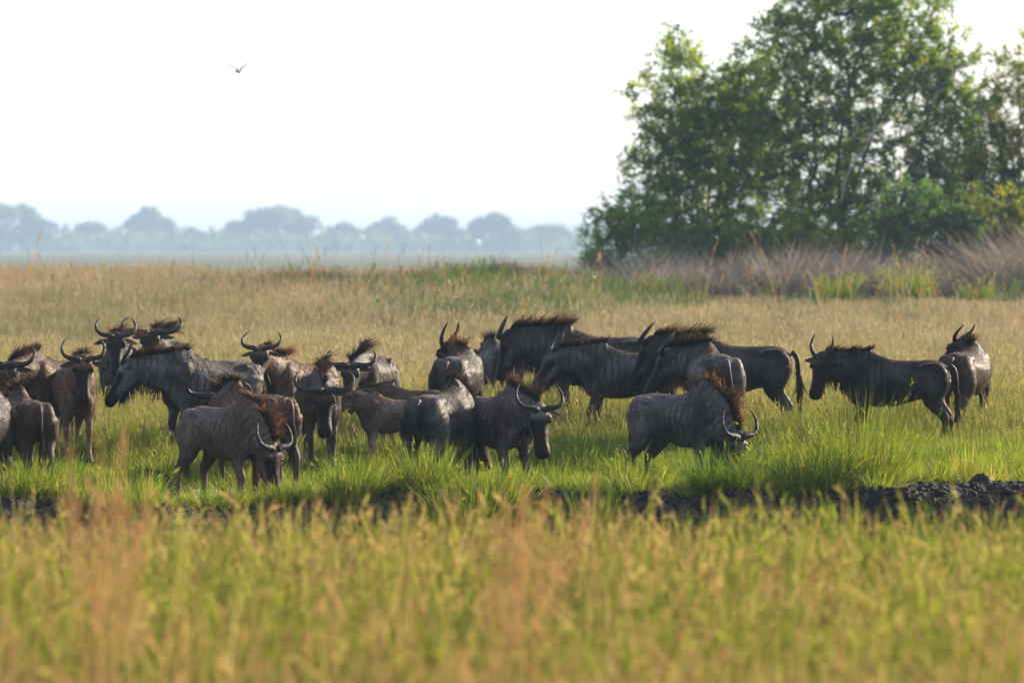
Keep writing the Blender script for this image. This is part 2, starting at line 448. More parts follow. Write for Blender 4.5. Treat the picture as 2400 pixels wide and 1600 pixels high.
def finish_animal(A):
    r = np.random.default_rng(A.seed)
    P1, nd, hd, hs, hu = A.frame
    root = empty('wildebeest', (A.x, A.y, A.z), R(A.heading), A.s)
    tag(root, A.label, 'wildebeest' if not A.calf else 'wildebeest calf', 'wildebeest herd')
    me = A.mesh; me.name = 'body'
    n = len(me.vertices)
    co = np.empty(n * 3, np.float32); me.vertices.foreach_get('co', co); co = co.reshape(-1, 3).astype(float)
    no = np.empty(n * 3, np.float32); me.vertices.foreach_get('normal', no); no = no.reshape(-1, 3).astype(float)
    rel = co - P1; u = rel @ hd; v = rel @ hu; w = rel @ hs
    inhead = (u > -.06) & (np.abs(w) < .16) & (np.abs(v) < .22)
    face = smooth01(u, .06, .16) * smooth01(v, -.035, .02)
    dark = np.where(inhead, np.maximum(face, smooth01(u, .30, .40)), 0)
    dark = np.maximum(dark, smooth01(co[:, 2], .42, .10) * .35 if False else 0)
    dark *= (.25 if A.calf else 1.0)
    # spine coordinate: x on the trunk, arc along the neck beyond the shoulder
    nc = np.array([s[0] for s in A.neck]); arc = np.concatenate([[0], np.cumsum(np.linalg.norm(np.diff(nc, axis=0), axis=1))]) + .38
    d2 = ((co[:, None, :] - nc[None]) ** 2).sum(2); k = d2.argmin(1)
    tgn = unit(np.gradient(nc, axis=0))
    sn = arc[k] + ((co - nc[k]) * tgn[k]).sum(1)
    spine = np.where((k == 0), co[:, 0], sn)
    strp = smooth01(spine, -.25, .15) * (1 - .7 * inhead) * smooth01(co[:, 2], .5, .72) * (0.15 if A.calf else 1.0)
    pale = (1 - smooth01(co[:, 2], .45, .72)) * (.8 if A.calf else 0.0)
    for nm, arr in (('dark', dark), ('spine', spine), ('stripe', strp), ('pale', pale)):
        t = me.attributes.new(nm, 'FLOAT', 'POINT'); t.data.foreach_set('value', np.asarray(arr, np.float32))
    me.polygons.foreach_set('use_smooth', np.ones(len(me.polygons), bool))
    me.materials.clear()
    b = obj('body', me, M['coat'], root); b['tone'] = A.tone; b['warm'] = A.warm
    # fur: short hairs lying back over the coat
    m_ = 9000
    idx = r.integers(0, n, m_)
    ok = ~((inhead & (u > .12))[idx]) & (co[idx, 2] > .45)
    idx = idx[ok]
    flow = np.array([-.7, 0, -.6])[None] + r.normal(size=(len(idx), 3)) * .25
    dv = unit(flow - (flow * no[idx]).sum(1, keepdims=True) * no[idx]) * .85 + no[idx] * .26
    ln = r.uniform(.022, .055, len(idx)) * (1.2 if A.calf else 1)
    sv, sf, tt, per = strands(co[idx] - no[idx] * .004, dv, ln, np.zeros((len(idx), 3)), np.full(len(idx), .006), 1, r)
    cc = np.repeat(r.random(len(idx)) * .6, per) * .6 + tt * .4
    fo = obj('fur', mesh_np('fur', sv, sf, {'c': cc}), M['fur'], root); fo['kind'] = 'stuff'
    # mane
    nm = int((330 if A.calf else 680) * A.mane)
    ks = r.uniform(0, 1, nm) ** .9
    cen = np.array([s[0] for s in A.neck]); ups = np.array([s[2] for s in A.neck]); uus = np.array([s[4] for s in A.neck]); sds = np.array([s[1] for s in A.neck])
    ip = lambda a, t: np.stack([np.interp(t, np.linspace(0, 1, 11), a[:, j]) for j in range(3)], 1)
    side = r.normal(0, .012, nm)
    rt = ip(cen, ks) + ip(ups, ks) * (np.interp(ks, np.linspace(0, 1, 11), uus) * .93)[:, None] + ip(sds, ks) * side[:, None]
    tgm = ip(tgn, ks)
    nxt = (50 if not A.calf else 10)
    xb = r.uniform(.05, .42, nxt)                       # ridge of the withers
    zt = np.interp(xb, [t[0] for t in TRUNK], [t[1] + t[3] for t in TRUNK])
    rt = np.concatenate([rt, np.stack([xb, r.normal(0, .01, nxt), zt - .015], 1)])
    upv = np.concatenate([ip(ups, ks), np.tile([[0, 0, 1.]], (nxt, 1))]); tgm = np.concatenate([tgm, np.tile([[1., 0, 0]], (nxt, 1))])
    sdv = np.concatenate([ip(sds, ks), np.tile([[0, 1., 0]], (nxt, 1))])
    clump = fbm(rt[:, 0] * 13 + A.seed * 3.7, rt[:, 2] * 7 + A.seed, 2)
    lean = A.lean + 1.5 * (clump - .5) * 2
    dv = upv - tgm * r.uniform(.25, .8, len(rt))[:, None] + sdv * (r.normal(0, .22, len(rt)) + lean * .5)[:, None]
    ln = (.55 + .95 * clump) * np.concatenate([r.uniform(.10, .24, nm) * np.interp(ks, [0, .2, .7, 1], [.7, 1, 1, .8]), r.uniform(.035, .07, nxt)]) * A.manelen
    bend = np.stack([r.normal(0, .12, len(rt)), sdv[:, 1] * lean * .5 + r.normal(0, .12, len(rt)), r.uniform(-.75, .0, len(rt))], 1)
    sv, sf, tt, per = strands(rt, dv, ln, bend, r.uniform(.006, .013, len(rt)), 3, r)
    cc = np.clip(np.repeat(r.normal(-.12, .22, len(rt)), per) + tt * A.manewarm * 1.0, 0, 1)
    obj('mane', mesh_np('mane', sv, sf, {'c': cc}), M['mane'], root)['kind'] = 'stuff'
    # beard along jaw and throat
    if A.beard > 0:
        nb = int(330 * A.beard)
        kb = r.random(nb)
        isj = kb < .45
        uj = r.uniform(.02, .34, nb); kt = r.uniform(.15, 1, nb)
        jd = np.interp(uj, [h[0] for h in HEAD], [h[3] for h in HEAD]) * A.hw
        rj = P1 + hd * (uj * A.hl)[:, None] - hu * (jd * .9)[:, None] + hs * r.normal(0, .022, nb)[:, None]
        dds = np.array([s[5] for s in A.neck])
        rn = ip(cen, kt) - ip(ups, kt) * (np.interp(kt, np.linspace(0, 1, 11), dds) * .93)[:, None] + ip(sds, kt) * r.normal(0, .028, nb)[:, None]
        rb = np.where(isj[:, None], rj, rn)
        dv = np.stack([r.normal(-.05, .15, nb), r.normal(0, .15, nb), np.full(nb, -1.)], 1)
        ln = np.where(isj, r.uniform(.07, .17, nb), r.uniform(.08, .20, nb)) * A.beardlen
        sv, sf, tt, per = strands(rb, dv, ln, r.normal(0, .1, (nb, 3)), r.uniform(.010, .018, nb), 3, r)
        cc = np.clip(np.repeat(r.random(nb) * .4, per) + tt * .45, 0, 1)
        obj('beard', mesh_np('beard', sv, sf, {'c': cc}), M['beard'], root)['kind'] = 'stuff'
    # tail
    sw = A.tail
    tp = spline([(-.70, 0, 1.075), (-.755, sw * .05, 1.03), (-.785, sw * .15, .90), (-.79, sw * .35, .74), (-.78, sw * .6, .58)], 14)
    tl = obj('tail', mesh_np('tail', *tube(tp, np.linspace(.036, .014, 14), 8)), M['coat'], root)
    tl['tone'] = A.tone * .6; tl['warm'] = A.warm
    nt = 70 if A.calf else 190
    kk = r.uniform(.25, 1, nt)
    rt = np.stack([np.interp(kk, np.linspace(0, 1, 14), tp[:, j]) for j in range(3)], 1)
    dv = np.stack([r.normal(-.05, .10, nt), r.normal(sw * .1, .10, nt), np.full(nt, -1.)], 1)
    sv, sf, tt, per = strands(rt, dv, r.uniform(.20, .36, nt), r.normal(0, .07, (nt, 3)), r.uniform(.012, .022, nt), 3, r)
    obj('tail_tuft', mesh_np('tail_tuft', sv, sf, {'c': np.clip(np.repeat(r.random(nt) * .35, per) + tt * .2, 0, 1)}), M['beard'], tl)
    # horns
    if A.horn:
        prof = {'adult': [(.020, -.01, .085, .050), (.085, .000, .106, .046), (.150, -.008, .118, .040), (.215, -.002, .122, .033), (.272, .034, .118, .027), (.298, .100, .108, .022), (.285, .168, .094, .016), (.245, .228, .074, .006)],
                'cow': [(.030, -.01, .080, .040), (.080, .01, .090, .036), (.135, .013, .098, .031), (.190, .038, .100, .026), (.222, .092, .096, .021), (.222, .160, .088, .016), (.195, .225, .080, .010), (.175, .255, .076, .004)],
                'young': [(.045, .00, .070, .034), (.070, .035, .085, .031), (.100, .075, .090, .027), (.122, .125, .090, .022), (.126, .180, .092, .017), (.112, .235, .100, .011), (.098, .270, .108, .004)]}[A.horn]
        prof = np.array(prof) * np.array([1, 1, 1, 1.0])
        for sgn in (1, -1):
            hp = spline(prof, 22)
            pts = P1 + (hs * (hp[:, 0] * sgn * A.hornw)[:, None] - hd * (hp[:, 1] * A.hornh)[:, None] + hu * (hp[:, 2])[:, None]) * A.hw
            obj('horn', mesh_np('horn', *tube(pts, np.maximum(hp[:, 3] * .97, .003), 10, side0=tuple(hd))), M['horn'], root)
    # ears
    for sgn in (1, -1):
        ev, ef = ear_mesh(sgn, .155 if A.calf else .19)
        e1 = unit(hs * sgn * .95 - hd * A.ear + hu * (-.10)); e3 = unit(hu * .8 - hd * .2); e3 = unit(e3 - e1 * (e3 @ e1)); e2 = np.cross(e3, e1)
        base = P1 + (hs * sgn * .085 + hd * .012 + hu * .02) * A.hw
        wv = base + ev[:, :1] * e1 + ev[:, 1:2] * e2 + ev[:, 2:] * e3
        obj('ear', mesh_np('ear', wv, ef, {'c': r.random(len(wv)) * .5 + .2}), M['ear'], root)
        ec = P1 + (hd * .105 + hs * sgn * .098 + hu * .052) * A.hw
        obj('eye', mesh_np('eye', *ellipsoid(ec, (.022, .022, .022), 10, 7)), M['eye'], root)
    for hx in A.hooves:
        secs = []
        for t, rr in ((0, .058), (.03, .056), (.06, .046), (.075, .030)):
            secs.append(((hx[0] + .01 - t * .25, hx[1], t - .004), (0, 1, 0), (1, 0, 0), rr * .8, rr * 1.2, rr, 0))
        obj('hoof', mesh_np('hoof', *loft(secs, 10)), M['hoof'], root)
    A.root = root

def animal(label, px, d, heading, s=.95, neck=(10, 0), head=(-62, 0), horn='adult', bulk=1.0, calf=False, seed=1, mane=1.0, manelen=1.0,
           beard=1.0, beardlen=1.0, tone=1.0, warm=.04, swing=None, tail=0.0, lean=.15, manewarm=.75, hornw=1.0, hornh=1.0, ear=.15, neckdeep=1.0, dz=0.0):
    A = Pose(); A.__dict__.update(locals()); del A.__dict__['A']
    A.x, A.y = place(px, d), d
    A.z = float(ground_z(A.x, A.y)) + dz
    r = np.random.default_rng(seed * 7 + 3)
    A.swing = list(swing) if swing is not None else list(r.uniform(-.15, .15, 4))
    A.bulk = bulk * r.uniform(.96, 1.07); A.ear = ear + r.uniform(-.25, .2); A.tail = tail + r.uniform(-.16, .16)
    A.hl = .80 if calf else 1.08; A.hw = 1.0 if calf else 1.13
    A.neckdeep = neckdeep * 1.07
    A.leg = 1.08; A.voxel = .019
    A.frame = head_frame(neck, head, bulk)
    return A

# === GROUND ===
def bank_edge(x):                   # distance of the lip of the cut bank
    return 50.55 + 1.15 * (fbm(np.asarray(x) * .55 + 3.0, np.zeros_like(np.asarray(x, float)) + 2.0, 3) - .5) * 2

def ground_z(x, y):
    x = np.asarray(x, float); y = np.asarray(y, float)
    near = 1 - smooth01(y, 38.5, 41.5)
    e = bank_edge(x)
    ledge = smooth01(y, e - .50, e + .10)
    # foreground meadow at 0, ditch at -0.34, then the terrace of the herd at 0
    z = np.where(y < 45, -.46 * (1 - near), -.46 * (1 - ledge))
    # trampled hollow of the water hole
    hollow = smooth01(y, e + .25, e + 1.5) * (1 - smooth01(y, 57.0, 60.3)) * (1 - smooth01(x, 2.7, 3.9))
    z = z - .29 * hollow
    lip = np.exp(-((y - e - .1) / .8) ** 2) * smooth01(x, -5.0, -4.2) * (1 - smooth01(x, -1.9, -1.2))
    z = z - .13 * lip
    # long rise behind the herd, then down to the far plain
    crest = 1.00 - .04 * smooth01(x, 1.5, 6.0)
    z = z + crest * smooth01(y, 76, 138) * (1 - smooth01(y, 152, 235))
    lump = np.clip((fbm(x * 1.1, y * 1.1, 3) - .5) * 2, -1, 1)
    z = z + .035 * lump * smooth01(y, 10, 25) * (1 - smooth01(y, 160, 260))
    # broken soil on the bank
    rough = smooth01(y, e - 1.6, e - .4) * (1 - smooth01(y, e + .8, e + 3.2))
    z = z + rough * .11 * (fbm(x * 3.1, y * 3.1 + 9, 4) - .5) * 2
    return z

ys = np.concatenate([np.arange(-60, 16, 8), np.arange(16, 44, .6), np.arange(44, 54, .09), np.arange(54, 80, .4), np.arange(80, 170, 1.5), np.arange(170, 260, 8), np.geomspace(260, 7000, 40)])
xr = np.concatenate([np.arange(0, 11, .10), np.arange(11, 24, .6), np.geomspace(24, 2500, 36)])
xs = np.concatenate([-xr[:0:-1], xr])
gx, gy = np.meshgrid(xs, ys)
gz = ground_z(gx, gy)
ny_, nx_ = gx.shape
ii, jj = np.meshgrid(np.arange(ny_ - 1), np.arange(nx_ - 1), indexing='ij')
q = np.stack([ii * nx_ + jj, ii * nx_ + jj + 1, (ii + 1) * nx_ + jj + 1, (ii + 1) * nx_ + jj], -1).reshape(-1, 4)
ge = bank_edge(gx)
soil = smooth01(gy, 41, 43) * (1 - smooth01(gy, ge + .9, ge + 2.4))
soil = np.maximum(soil, smooth01(gy, ge, ge + 1) * (1 - smooth01(gy, 57.5, 59)) * smooth01(gx, -5.6, -4) * (1 - smooth01(gx, -1.3, -.2)))
far = smooth01(gy, 170, 240)

def ground_mat():
    m, n, l = new_mat('savanna_ground')
    tc = n.new('ShaderNodeTexCoord')
    a = n.new('ShaderNodeAttribute'); a.attribute_name = 'soil'
    f = n.new('ShaderNodeAttribute'); f.attribute_name = 'far'
    def noise(s, d=5, vec=None):
        z = n.new('ShaderNodeTexNoise'); z.inputs['Scale'].default_value = s; z.inputs['Detail'].default_value = d
        l.new(vec or tc.outputs['Object'], z.inputs['Vector']); return z
    def ramp(src, c1, c2, a1=.35, a2=.65):
        r = n.new('ShaderNodeValToRGB'); r.color_ramp.elements[0].position = a1; r.color_ramp.elements[1].position = a2
        r.color_ramp.elements[0].color = (*c1, 1); r.color_ramp.elements[1].color = (*c2, 1); l.new(src, r.inputs[0]); return r
    n1 = noise(.9); litter = ramp(n1.outputs['Fac'], (.05, .042, .018), (.12, .09, .042))
    n2 = noise(14, 8); mud = ramp(n2.outputs['Fac'], (.008, .007, .0075), (.040, .033, .031))
    mp = n.new('ShaderNodeMapping'); mp.inputs['Scale'].default_value = (.012, .004, 1); l.new(tc.outputs['Object'], mp.inputs[0])
    n3 = noise(1.0, 6, mp.outputs[0]); plain = ramp(n3.outputs['Fac'], (.040, .052, .022), (.085, .085, .040))
    m1 = n.new('ShaderNodeMix'); m1.data_type = 'RGBA'; l.new(a.outputs['Fac'], m1.inputs[0]); l.new(litter.outputs[0], m1.inputs[6]); l.new(mud.outputs[0], m1.inputs[7])
    m2 = n.new('ShaderNodeMix'); m2.data_type = 'RGBA'; l.new(f.outputs['Fac'], m2.inputs[0]); l.new(m1.outputs[2], m2.inputs[6]); l.new(plain.outputs[0], m2.inputs[7])
    p = n.new('ShaderNodeBsdfPrincipled'); p.inputs['Roughness'].default_value = .78; p.inputs['Specular IOR Level'].default_value = .25
    l.new(m2.outputs[2], p.inputs['Base Color'])
    b = n.new('ShaderNodeBump'); b.inputs['Strength'].default_value = .8; b.inputs['Distance'].default_value = .05
    l.new(n2.outputs['Fac'], b.inputs['Height']); l.new(b.outputs[0], p.inputs['Normal'])
    o = n.new('ShaderNodeOutputMaterial'); l.new(p.outputs[0], o.inputs[0])
    return m
M['ground'] = ground_mat()
gv = np.stack([gx, gy, gz], -1).reshape(-1, 3)
tag(obj('ground', mesh_np('ground', gv, q, {'soil': soil.ravel(), 'far': far.ravel()}), M['ground']), 'wide grassy plain with a cut earth bank in front of the herd', kind='structure')

# water in the hollow
M['mud'] = simple_mat('wet_mud', (.007, .006, .0065), (.034, .028, .027), scale=22, rough=.85, bump=1.0, spec=.15)
wm_, n_, l_ = new_mat('pool_water')
p_ = n_.new('ShaderNodeBsdfPrincipled'); p_.inputs['Base Color'].default_value = (.02, .022, .018, 1); p_.inputs['Roughness'].default_value = .06; p_.inputs['IOR'].default_value = 1.33
nz_ = n_.new('ShaderNodeTexNoise'); nz_.inputs['Scale'].default_value = 5; bp_ = n_.new('ShaderNodeBump'); bp_.inputs['Strength'].default_value = .15; bp_.inputs['Distance'].default_value = .02
l_.new(nz_.outputs['Fac'], bp_.inputs['Height']); l_.new(bp_.outputs[0], p_.inputs['Normal'])
o_ = n_.new('ShaderNodeOutputMaterial'); l_.new(p_.outputs[0], o_.inputs[0])
ang = np.linspace(0, 2 * np.pi, 60, endpoint=False)
rr_ = 1 + .25 * (fbm(np.cos(ang) * 1.5 + 4, np.sin(ang) * 1.5 + 4, 3) - .5) * 2
wv = np.stack([place(640, 52) + 1.75 * rr_ * np.cos(ang), 52.6 + 1.25 * rr_ * np.sin(ang), np.full(60, -.085)], 1)
tag(obj('water', mesh_np('water', wv, np.arange(60)[None]), wm_), kind='structure')

# ------------------------------------------------------------------ the herd
W = 'wildebeest '
herd = [
    animal('grey wildebeest cut off by the left edge, in front of a dark rump', -38, 55, 82, 0.98, (-35, 0), (-70, 0), 'cow', seed=1, tone=1.1),
    animal('dark wildebeest rump with sunlit right edge at the far left', 60, 56, 108, 0.93, (-25, 10), (-65, 20), 'cow', seed=2, tone=.7, warm=.5),
    animal('horned head and striped brown shoulder just behind the leftmost dark rump', 122, 60, 243, 0.97, (-2, 0), (-60, 8), 'adult', seed=3, tone=.8, warm=.5),
    animal('brown wildebeest facing the camera behind blurred orange grass, left', 172, 59.4, 282, 0.95, (17, 0), (-66, -6), 'cow', seed=4, tone=1.1, warm=.75, hornw=1.0, manewarm=1.1),
    animal('wildebeest with an orange forelock standing at the back, left of a wide-horned one', 278, 67, 272, 1.0, (18, 0), (-58, 5), 'cow', seed=5, tone=1.0, manewarm=1.3, manelen=1.25),
    animal('wide-horned wildebeest at the back, head above the big left-facing one', 392, 68.5, 262, 1.04, (16, 0), (-55, -4), 'adult', seed=6, tone=.7, manelen=1.3, hornw=1.15),
    animal('big wildebeest facing left with lowered grey face, left group', 488, 60.5, 217, .98, (0, -25, .58), (-60, -36), 'young', seed=7, tone=1.6, bulk=1.05, hornw=.9),
    animal('wildebeest with raised head facing the camera, orange tuft between curled horns', 700, 62.5, 236, .90, (26, 5), (-52, 22), 'cow', seed=8, tone=.95, warm=.6, manewarm=1.4, hornw=1.05),
    animal('grey-faced wildebeest with lowered head and spread horns behind the calf', 868, 65, 256, .93, (-10, 0), (-58, 5), 'adult', seed=9, tone=.95, manelen=1.2),
    animal('small brown calf standing with pale legs in the middle', 925, 59.2, 196, 0.67, (28, 4, 0.32), (-44, 6), None, calf=True, seed=10, beard=0, mane=1, manelen=.6, warm=.35, tone=1.5),
    animal('second calf, only its dark hairy back showing behind the pale-legged calf', 960, 60.2, 172, 0.66, (-5, 0, 0.4), (-50, 0), None, calf=True, seed=11, beard=0, mane=1, manelen=.6, warm=.4, tone=.8),
    animal('wildebeest seen from behind with wide horns, right flank rimmed by sun', 592, 56.2, 127, 0.98, (-8, -18), (-45, -36), 'adult', seed=12, tone=.9, warm=.55, hornw=1.05),
    animal('nearest wildebeest drinking with its head down at the water hole', 530, 53.2, 308, 0.95, (-46, 0, 0.52), (-80, 10), 'cow', seed=13, tone=1.1, warm=.35, manewarm=1.3),
    animal('dark wildebeest facing the camera with lowered head, right of the drinking one', 750, 58.8, 275, 0.98, (-17, 0), (-66, 0), 'adult', seed=14, tone=.6, warm=.35, hornw=1.0),
    animal('grey wildebeest bent away with lit ridge, front row centre', 1036, 55, 70, 1.02, (-35, -10), (-70, -10), 'cow', seed=15, tone=.95),
    animal('wildebeest with lowered face towards the camera and upturned horns, front row centre', 1160, 55.6, 300, 0.98, (-9, 0), (-70, -10), 'cow', seed=16, tone=1.5, warm=.12, hornw=1.05, manelen=1.4),
    animal('wildebeest seen from behind looking left, upright horns and orange tuft', 1076, 62.6, 78, 0.98, (16, 40, 0.5), (-60, 66), 'young', seed=17, tone=1.0, manewarm=1.4, hornh=1.1),
    animal('barely visible wildebeest behind the big bull, only dark back showing', 1168, 71, 105, .92, (-10, 0), (-60, 0), 'cow', seed=18, tone=.7),
    animal('largest bull in profile facing left with thick bristling mane', 1395, 67.5, 181, 1.08, (6, 0, 0.6), (-76, 0), 'adult', seed=19, tone=.75, bulk=1.08, beard=1.6, beardlen=1.25, manelen=1.35, mane=1.3, manewarm=.9, neckdeep=1.12),
    animal('grey wildebeest facing left in front of the big bull', 1474, 64.4, 180, .98, (2, 8), (-52, 30), 'young', seed=20, tone=1.15, beard=1.3, manelen=.8, hornw=.55),
    animal('long dark wildebeest facing left, tail hanging at its right end', 1715, 63.8, 177, 1.06, (10, 0), (-64, 0), 'adult', seed=21, tone=.6, manelen=1.2, bulk=1.03),
    animal('wildebeest with rump towards the camera and head turned left', 1672, 61, 100, 1.02, (2, 45, 0.52), (-60, 80), 'cow', seed=22, tone=1.3, manelen=1.2, bulk=1.14),
    animal('wildebeest grazing with its head to the ground, front row right', 1600, 55.8, 312, 1.0, (-48, 0, 0.52), (-84, 0), 'cow', seed=23, tone=1.25, manewarm=1.3),
    animal('dark young wildebeest standing alone at right, facing left with upright horns', 2096, 61.6, 170, 0.955, (9, 14, 0.46), (-66, 66), 'young', seed=24, tone=.48, manelen=.7, hornw=1.1),
    animal('rightmost wildebeest seen from behind, looking back to the left', 2264, 64.8, 70, 0.97, (18, 42, 0.44), (-40, 66), 'young', seed=25, tone=.58, warm=.3, manelen=1.1, bulk=1.14),
]
build_herd(herd)

# === VEGETATION ===
def blades(n, h, hvar, width, spreadr, splay, bendk, seed, segs=3, heads=0.0, headlen=.1, headw=.014):
    r = np.random.default_rng(seed)
    a = r.uniform(0, 2 * np.pi, n); rad = spreadr * np.sqrt(r.random(n))
    root = np.stack([rad * np.cos(a), rad * np.sin(a), np.full(n, -.02)], 1)
    az = a + r.normal(0, .7, n); tilt = np.minimum(np.abs(r.normal(0, splay, n)), splay * 1.8)
    dv = np.stack([np.sin(tilt) * np.cos(az), np.sin(tilt) * np.sin(az), np.cos(tilt)], 1)
    ln = h * (1 + r.uniform(-hvar, hvar * .35, n))
    bend = np.stack([np.cos(az), np.sin(az), -np.ones(n) * .6], 1) * (np.abs(r.normal(0, bendk, n)))[:, None]
    v, f, tt, per = strands(root, dv, ln, bend, width * r.uniform(.7, 1.3, n), segs, r)
    c = np.repeat(r.random(n), per)
    parts = [(v, f)]; cs = [c]
    nh = int(n * heads)
    if nh:                                   # seed heads: small fans of spikelets at the tips
        k = 5
        tip = (root + dv * ln[:, None] + bend * ln[:, None])[:nh]
        up = unit(dv + 2 * bend)[:nh]
        tip = np.repeat(tip - up * headlen * .8, k, 0) + np.repeat(up, k, 0) * (np.tile(np.linspace(0, .7, k), nh) * headlen)[:, None]
        dv2 = np.repeat(up, k, 0) + r.normal(0, .35, (nh * k, 3))
        v2, f2, t2, per2 = strands(tip, dv2, np.full(nh * k, headlen * .55), r.normal(0, .2, (nh * k, 3)), np.full(nh * k, headw), 2, r)
        parts.append((v2, f2)); cs.append(np.clip(np.repeat(r.uniform(.6, 1, nh * k), per2), 0, 1))
    v, f = cat_mesh(parts)
    return v, f, np.concatenate(cs)

def tuft_set(name, mat, variants, **kw):
    col = bpy.data.collections.new(name)
    for i in range(variants):
        v, f, c = blades(seed=1000 + i * 17 + len(name), **kw)
        me = mesh_np(name, v, f, {'c': c}); me.materials.append(mat)
        col.objects.link(bpy.data.objects.new('%s_%02d' % (name, i), me))
    return col

def field(name, label, col, nvar, x, y, scale, tint, tilt=.12, seed=0, hscale=None):
    """one mass of grass: clumps spread over the ground"""
    r = np.random.default_rng(seed + 77); n = len(x)
    z = ground_z(x, y)
    me = mesh_np(name, np.stack([x, y, z], 1), [], {})
    def at(nm, typ, dat, key):
        a = me.attributes.new(nm, typ, 'POINT'); a.data.foreach_set(key, np.ascontiguousarray(dat).ravel())
    at('rot', 'FLOAT_VECTOR', np.stack([r.normal(0, tilt, n), r.normal(0, tilt, n), r.uniform(0, 6.283, n)], 1).astype(np.float32), 'vector')
    hs = scale if hscale is None else hscale
    at('scl', 'FLOAT_VECTOR', np.stack([scale, scale, hs], 1).astype(np.float32), 'vector')
    at('tint', 'FLOAT', np.asarray(tint, np.float32), 'value')
    at('variant', 'INT', r.integers(0, nvar, n).astype(np.int32), 'value')
    o = obj(name, me)
    ng = bpy.data.node_groups.new(name, 'GeometryNodeTree')
    ng.interface.new_socket('Geometry', in_out='INPUT', socket_type='NodeSocketGeometry')
    ng.interface.new_socket('Geometry', in_out='OUTPUT', socket_type='NodeSocketGeometry')
    N = ng.nodes; L = ng.links
    gi = N.new('NodeGroupInput'); go = N.new('NodeGroupOutput')
    ci = N.new('GeometryNodeCollectionInfo'); ci.inputs['Collection'].default_value = col
    ci.inputs['Separate Children'].default_value = True; ci.inputs['Reset Children'].default_value = True
    ip = N.new('GeometryNodeInstanceOnPoints'); ip.inputs['Pick Instance'].default_value = True
    def named(nm, typ):
        a = N.new('GeometryNodeInputNamedAttribute'); a.data_type = typ; a.inputs['Name'].default_value = nm
        return a.outputs['Attribute']
    e2r = N.new('FunctionNodeEulerToRotation')
    L.new(gi.outputs[0], ip.inputs['Points']); L.new(ci.outputs[0], ip.inputs['Instance'])
    L.new(named('variant', 'INT'), ip.inputs['Instance Index'])
    L.new(named('rot', 'FLOAT_VECTOR'), e2r.inputs[0]); L.new(e2r.outputs[0], ip.inputs['Rotation'])
    L.new(named('scl', 'FLOAT_VECTOR'), ip.inputs['Scale'])
    L.new(ip.outputs[0], go.inputs[0])
    md = o.modifiers.new('grass', 'NODES'); md.node_group = ng
    tag(o, label, kind='stuff')
    return o

def scatter(n, y0, y1, seed, half=.118, pad=1.0):
    r = np.random.default_rng(seed)
    y = np.sqrt(r.uniform(y0 * y0, y1 * y1, n))
    x = r.uniform(-1, 1, n) * (half * y + pad)
    return x, y, r

GREEN = (.062, .112, .012); LIME = (.125, .175, .020); OLIVE = (.125, .120, .028); STRAW = (.30, .225, .095); TAN = (.36, .265, .14); RUST = (.27, .125, .045)
M['g_fore'] = blade_mat('foreground_grass', [(0, (.065, .115, .012)), (.35, (.15, .19, .018)), (.62, (.225, .20, .048)), (.86, (.29, .225, .095)), (1, (.27, .165, .08))], spread=.95, gloss=0, thru=(1.15, 1.15, .9))
M['g_bank'] = blade_mat('bank_grass', [(0, (.045, .085, .010)), (.4, (.095, .15, .012)), (.8, (.17, .20, .018)), (1, (.28, .23, .05))], spread=.8, transl=.5, gloss=.03)
M['g_mid'] = blade_mat('meadow_grass', [(0, (.07, .11, .012)), (.35, (.16, .165, .026)), (.65, (.23, .195, .07)), (1, (.28, .225, .125))], spread=.75, gloss=.03, thru=(1.2, 1.2, .9))
M['g_dry'] = blade_mat('dry_grass', [(0, (.085, .115, .028)), (.3, (.17, .16, .066)), (.65, (.25, .205, .115)), (.9, (.29, .225, .145)), (1, (.27, .175, .105))], spread=.7, gloss=.03, thru=(1.1, 1.08, 1.0))
M['g_reed'] = blade_mat('reed_grass', [(0, (.035, .070, .020)), (.5, (.08, .10, .03)), (1, (.30, .20, .09))], spread=.5)
M['g_brush'] = blade_mat('dead_brush', [(0, (.085, .072, .074)), (.5, (.20, .172, .162)), (1, (.36, .305, .265))], spread=1.0, transl=.25, inst=False, jitter=.1)

c_fore = tuft_set('fore_tuft', M['g_fore'], 8, n=26, h=.62, hvar=.75, width=.016, spreadr=.09, splay=.22, bendk=.18, heads=.25, headlen=.09)
c_short = tuft_set('short_tuft', M['g_bank'], 8, n=42, h=.21, hvar=.6, width=.010, spreadr=.11, splay=.40, bendk=.25)
c_bank = tuft_set('bank_tuft', M['g_bank'], 8, n=46, h=.40, hvar=.5, width=.011, spreadr=.10, splay=.33, bendk=.28)
c_mid = tuft_set('meadow_tuft', M['g_mid'], 8, n=48, h=.46, hvar=.55, width=.008, spreadr=.15, splay=.18, bendk=.16, heads=.12, headlen=.10, headw=.010)
c_dry = tuft_set('dry_tuft', M['g_dry'], 8, n=62, h=.66, hvar=.5, width=.0075, spreadr=.20, splay=.13, bendk=.12, heads=.14, headlen=.13, headw=.012)
c_reed = tuft_set('reed_tuft', M['g_reed'], 6, n=70, h=1.05, hvar=.6, width=.020, spreadr=.28, splay=.26, bendk=.22, heads=.04, headlen=.2, headw=.03)

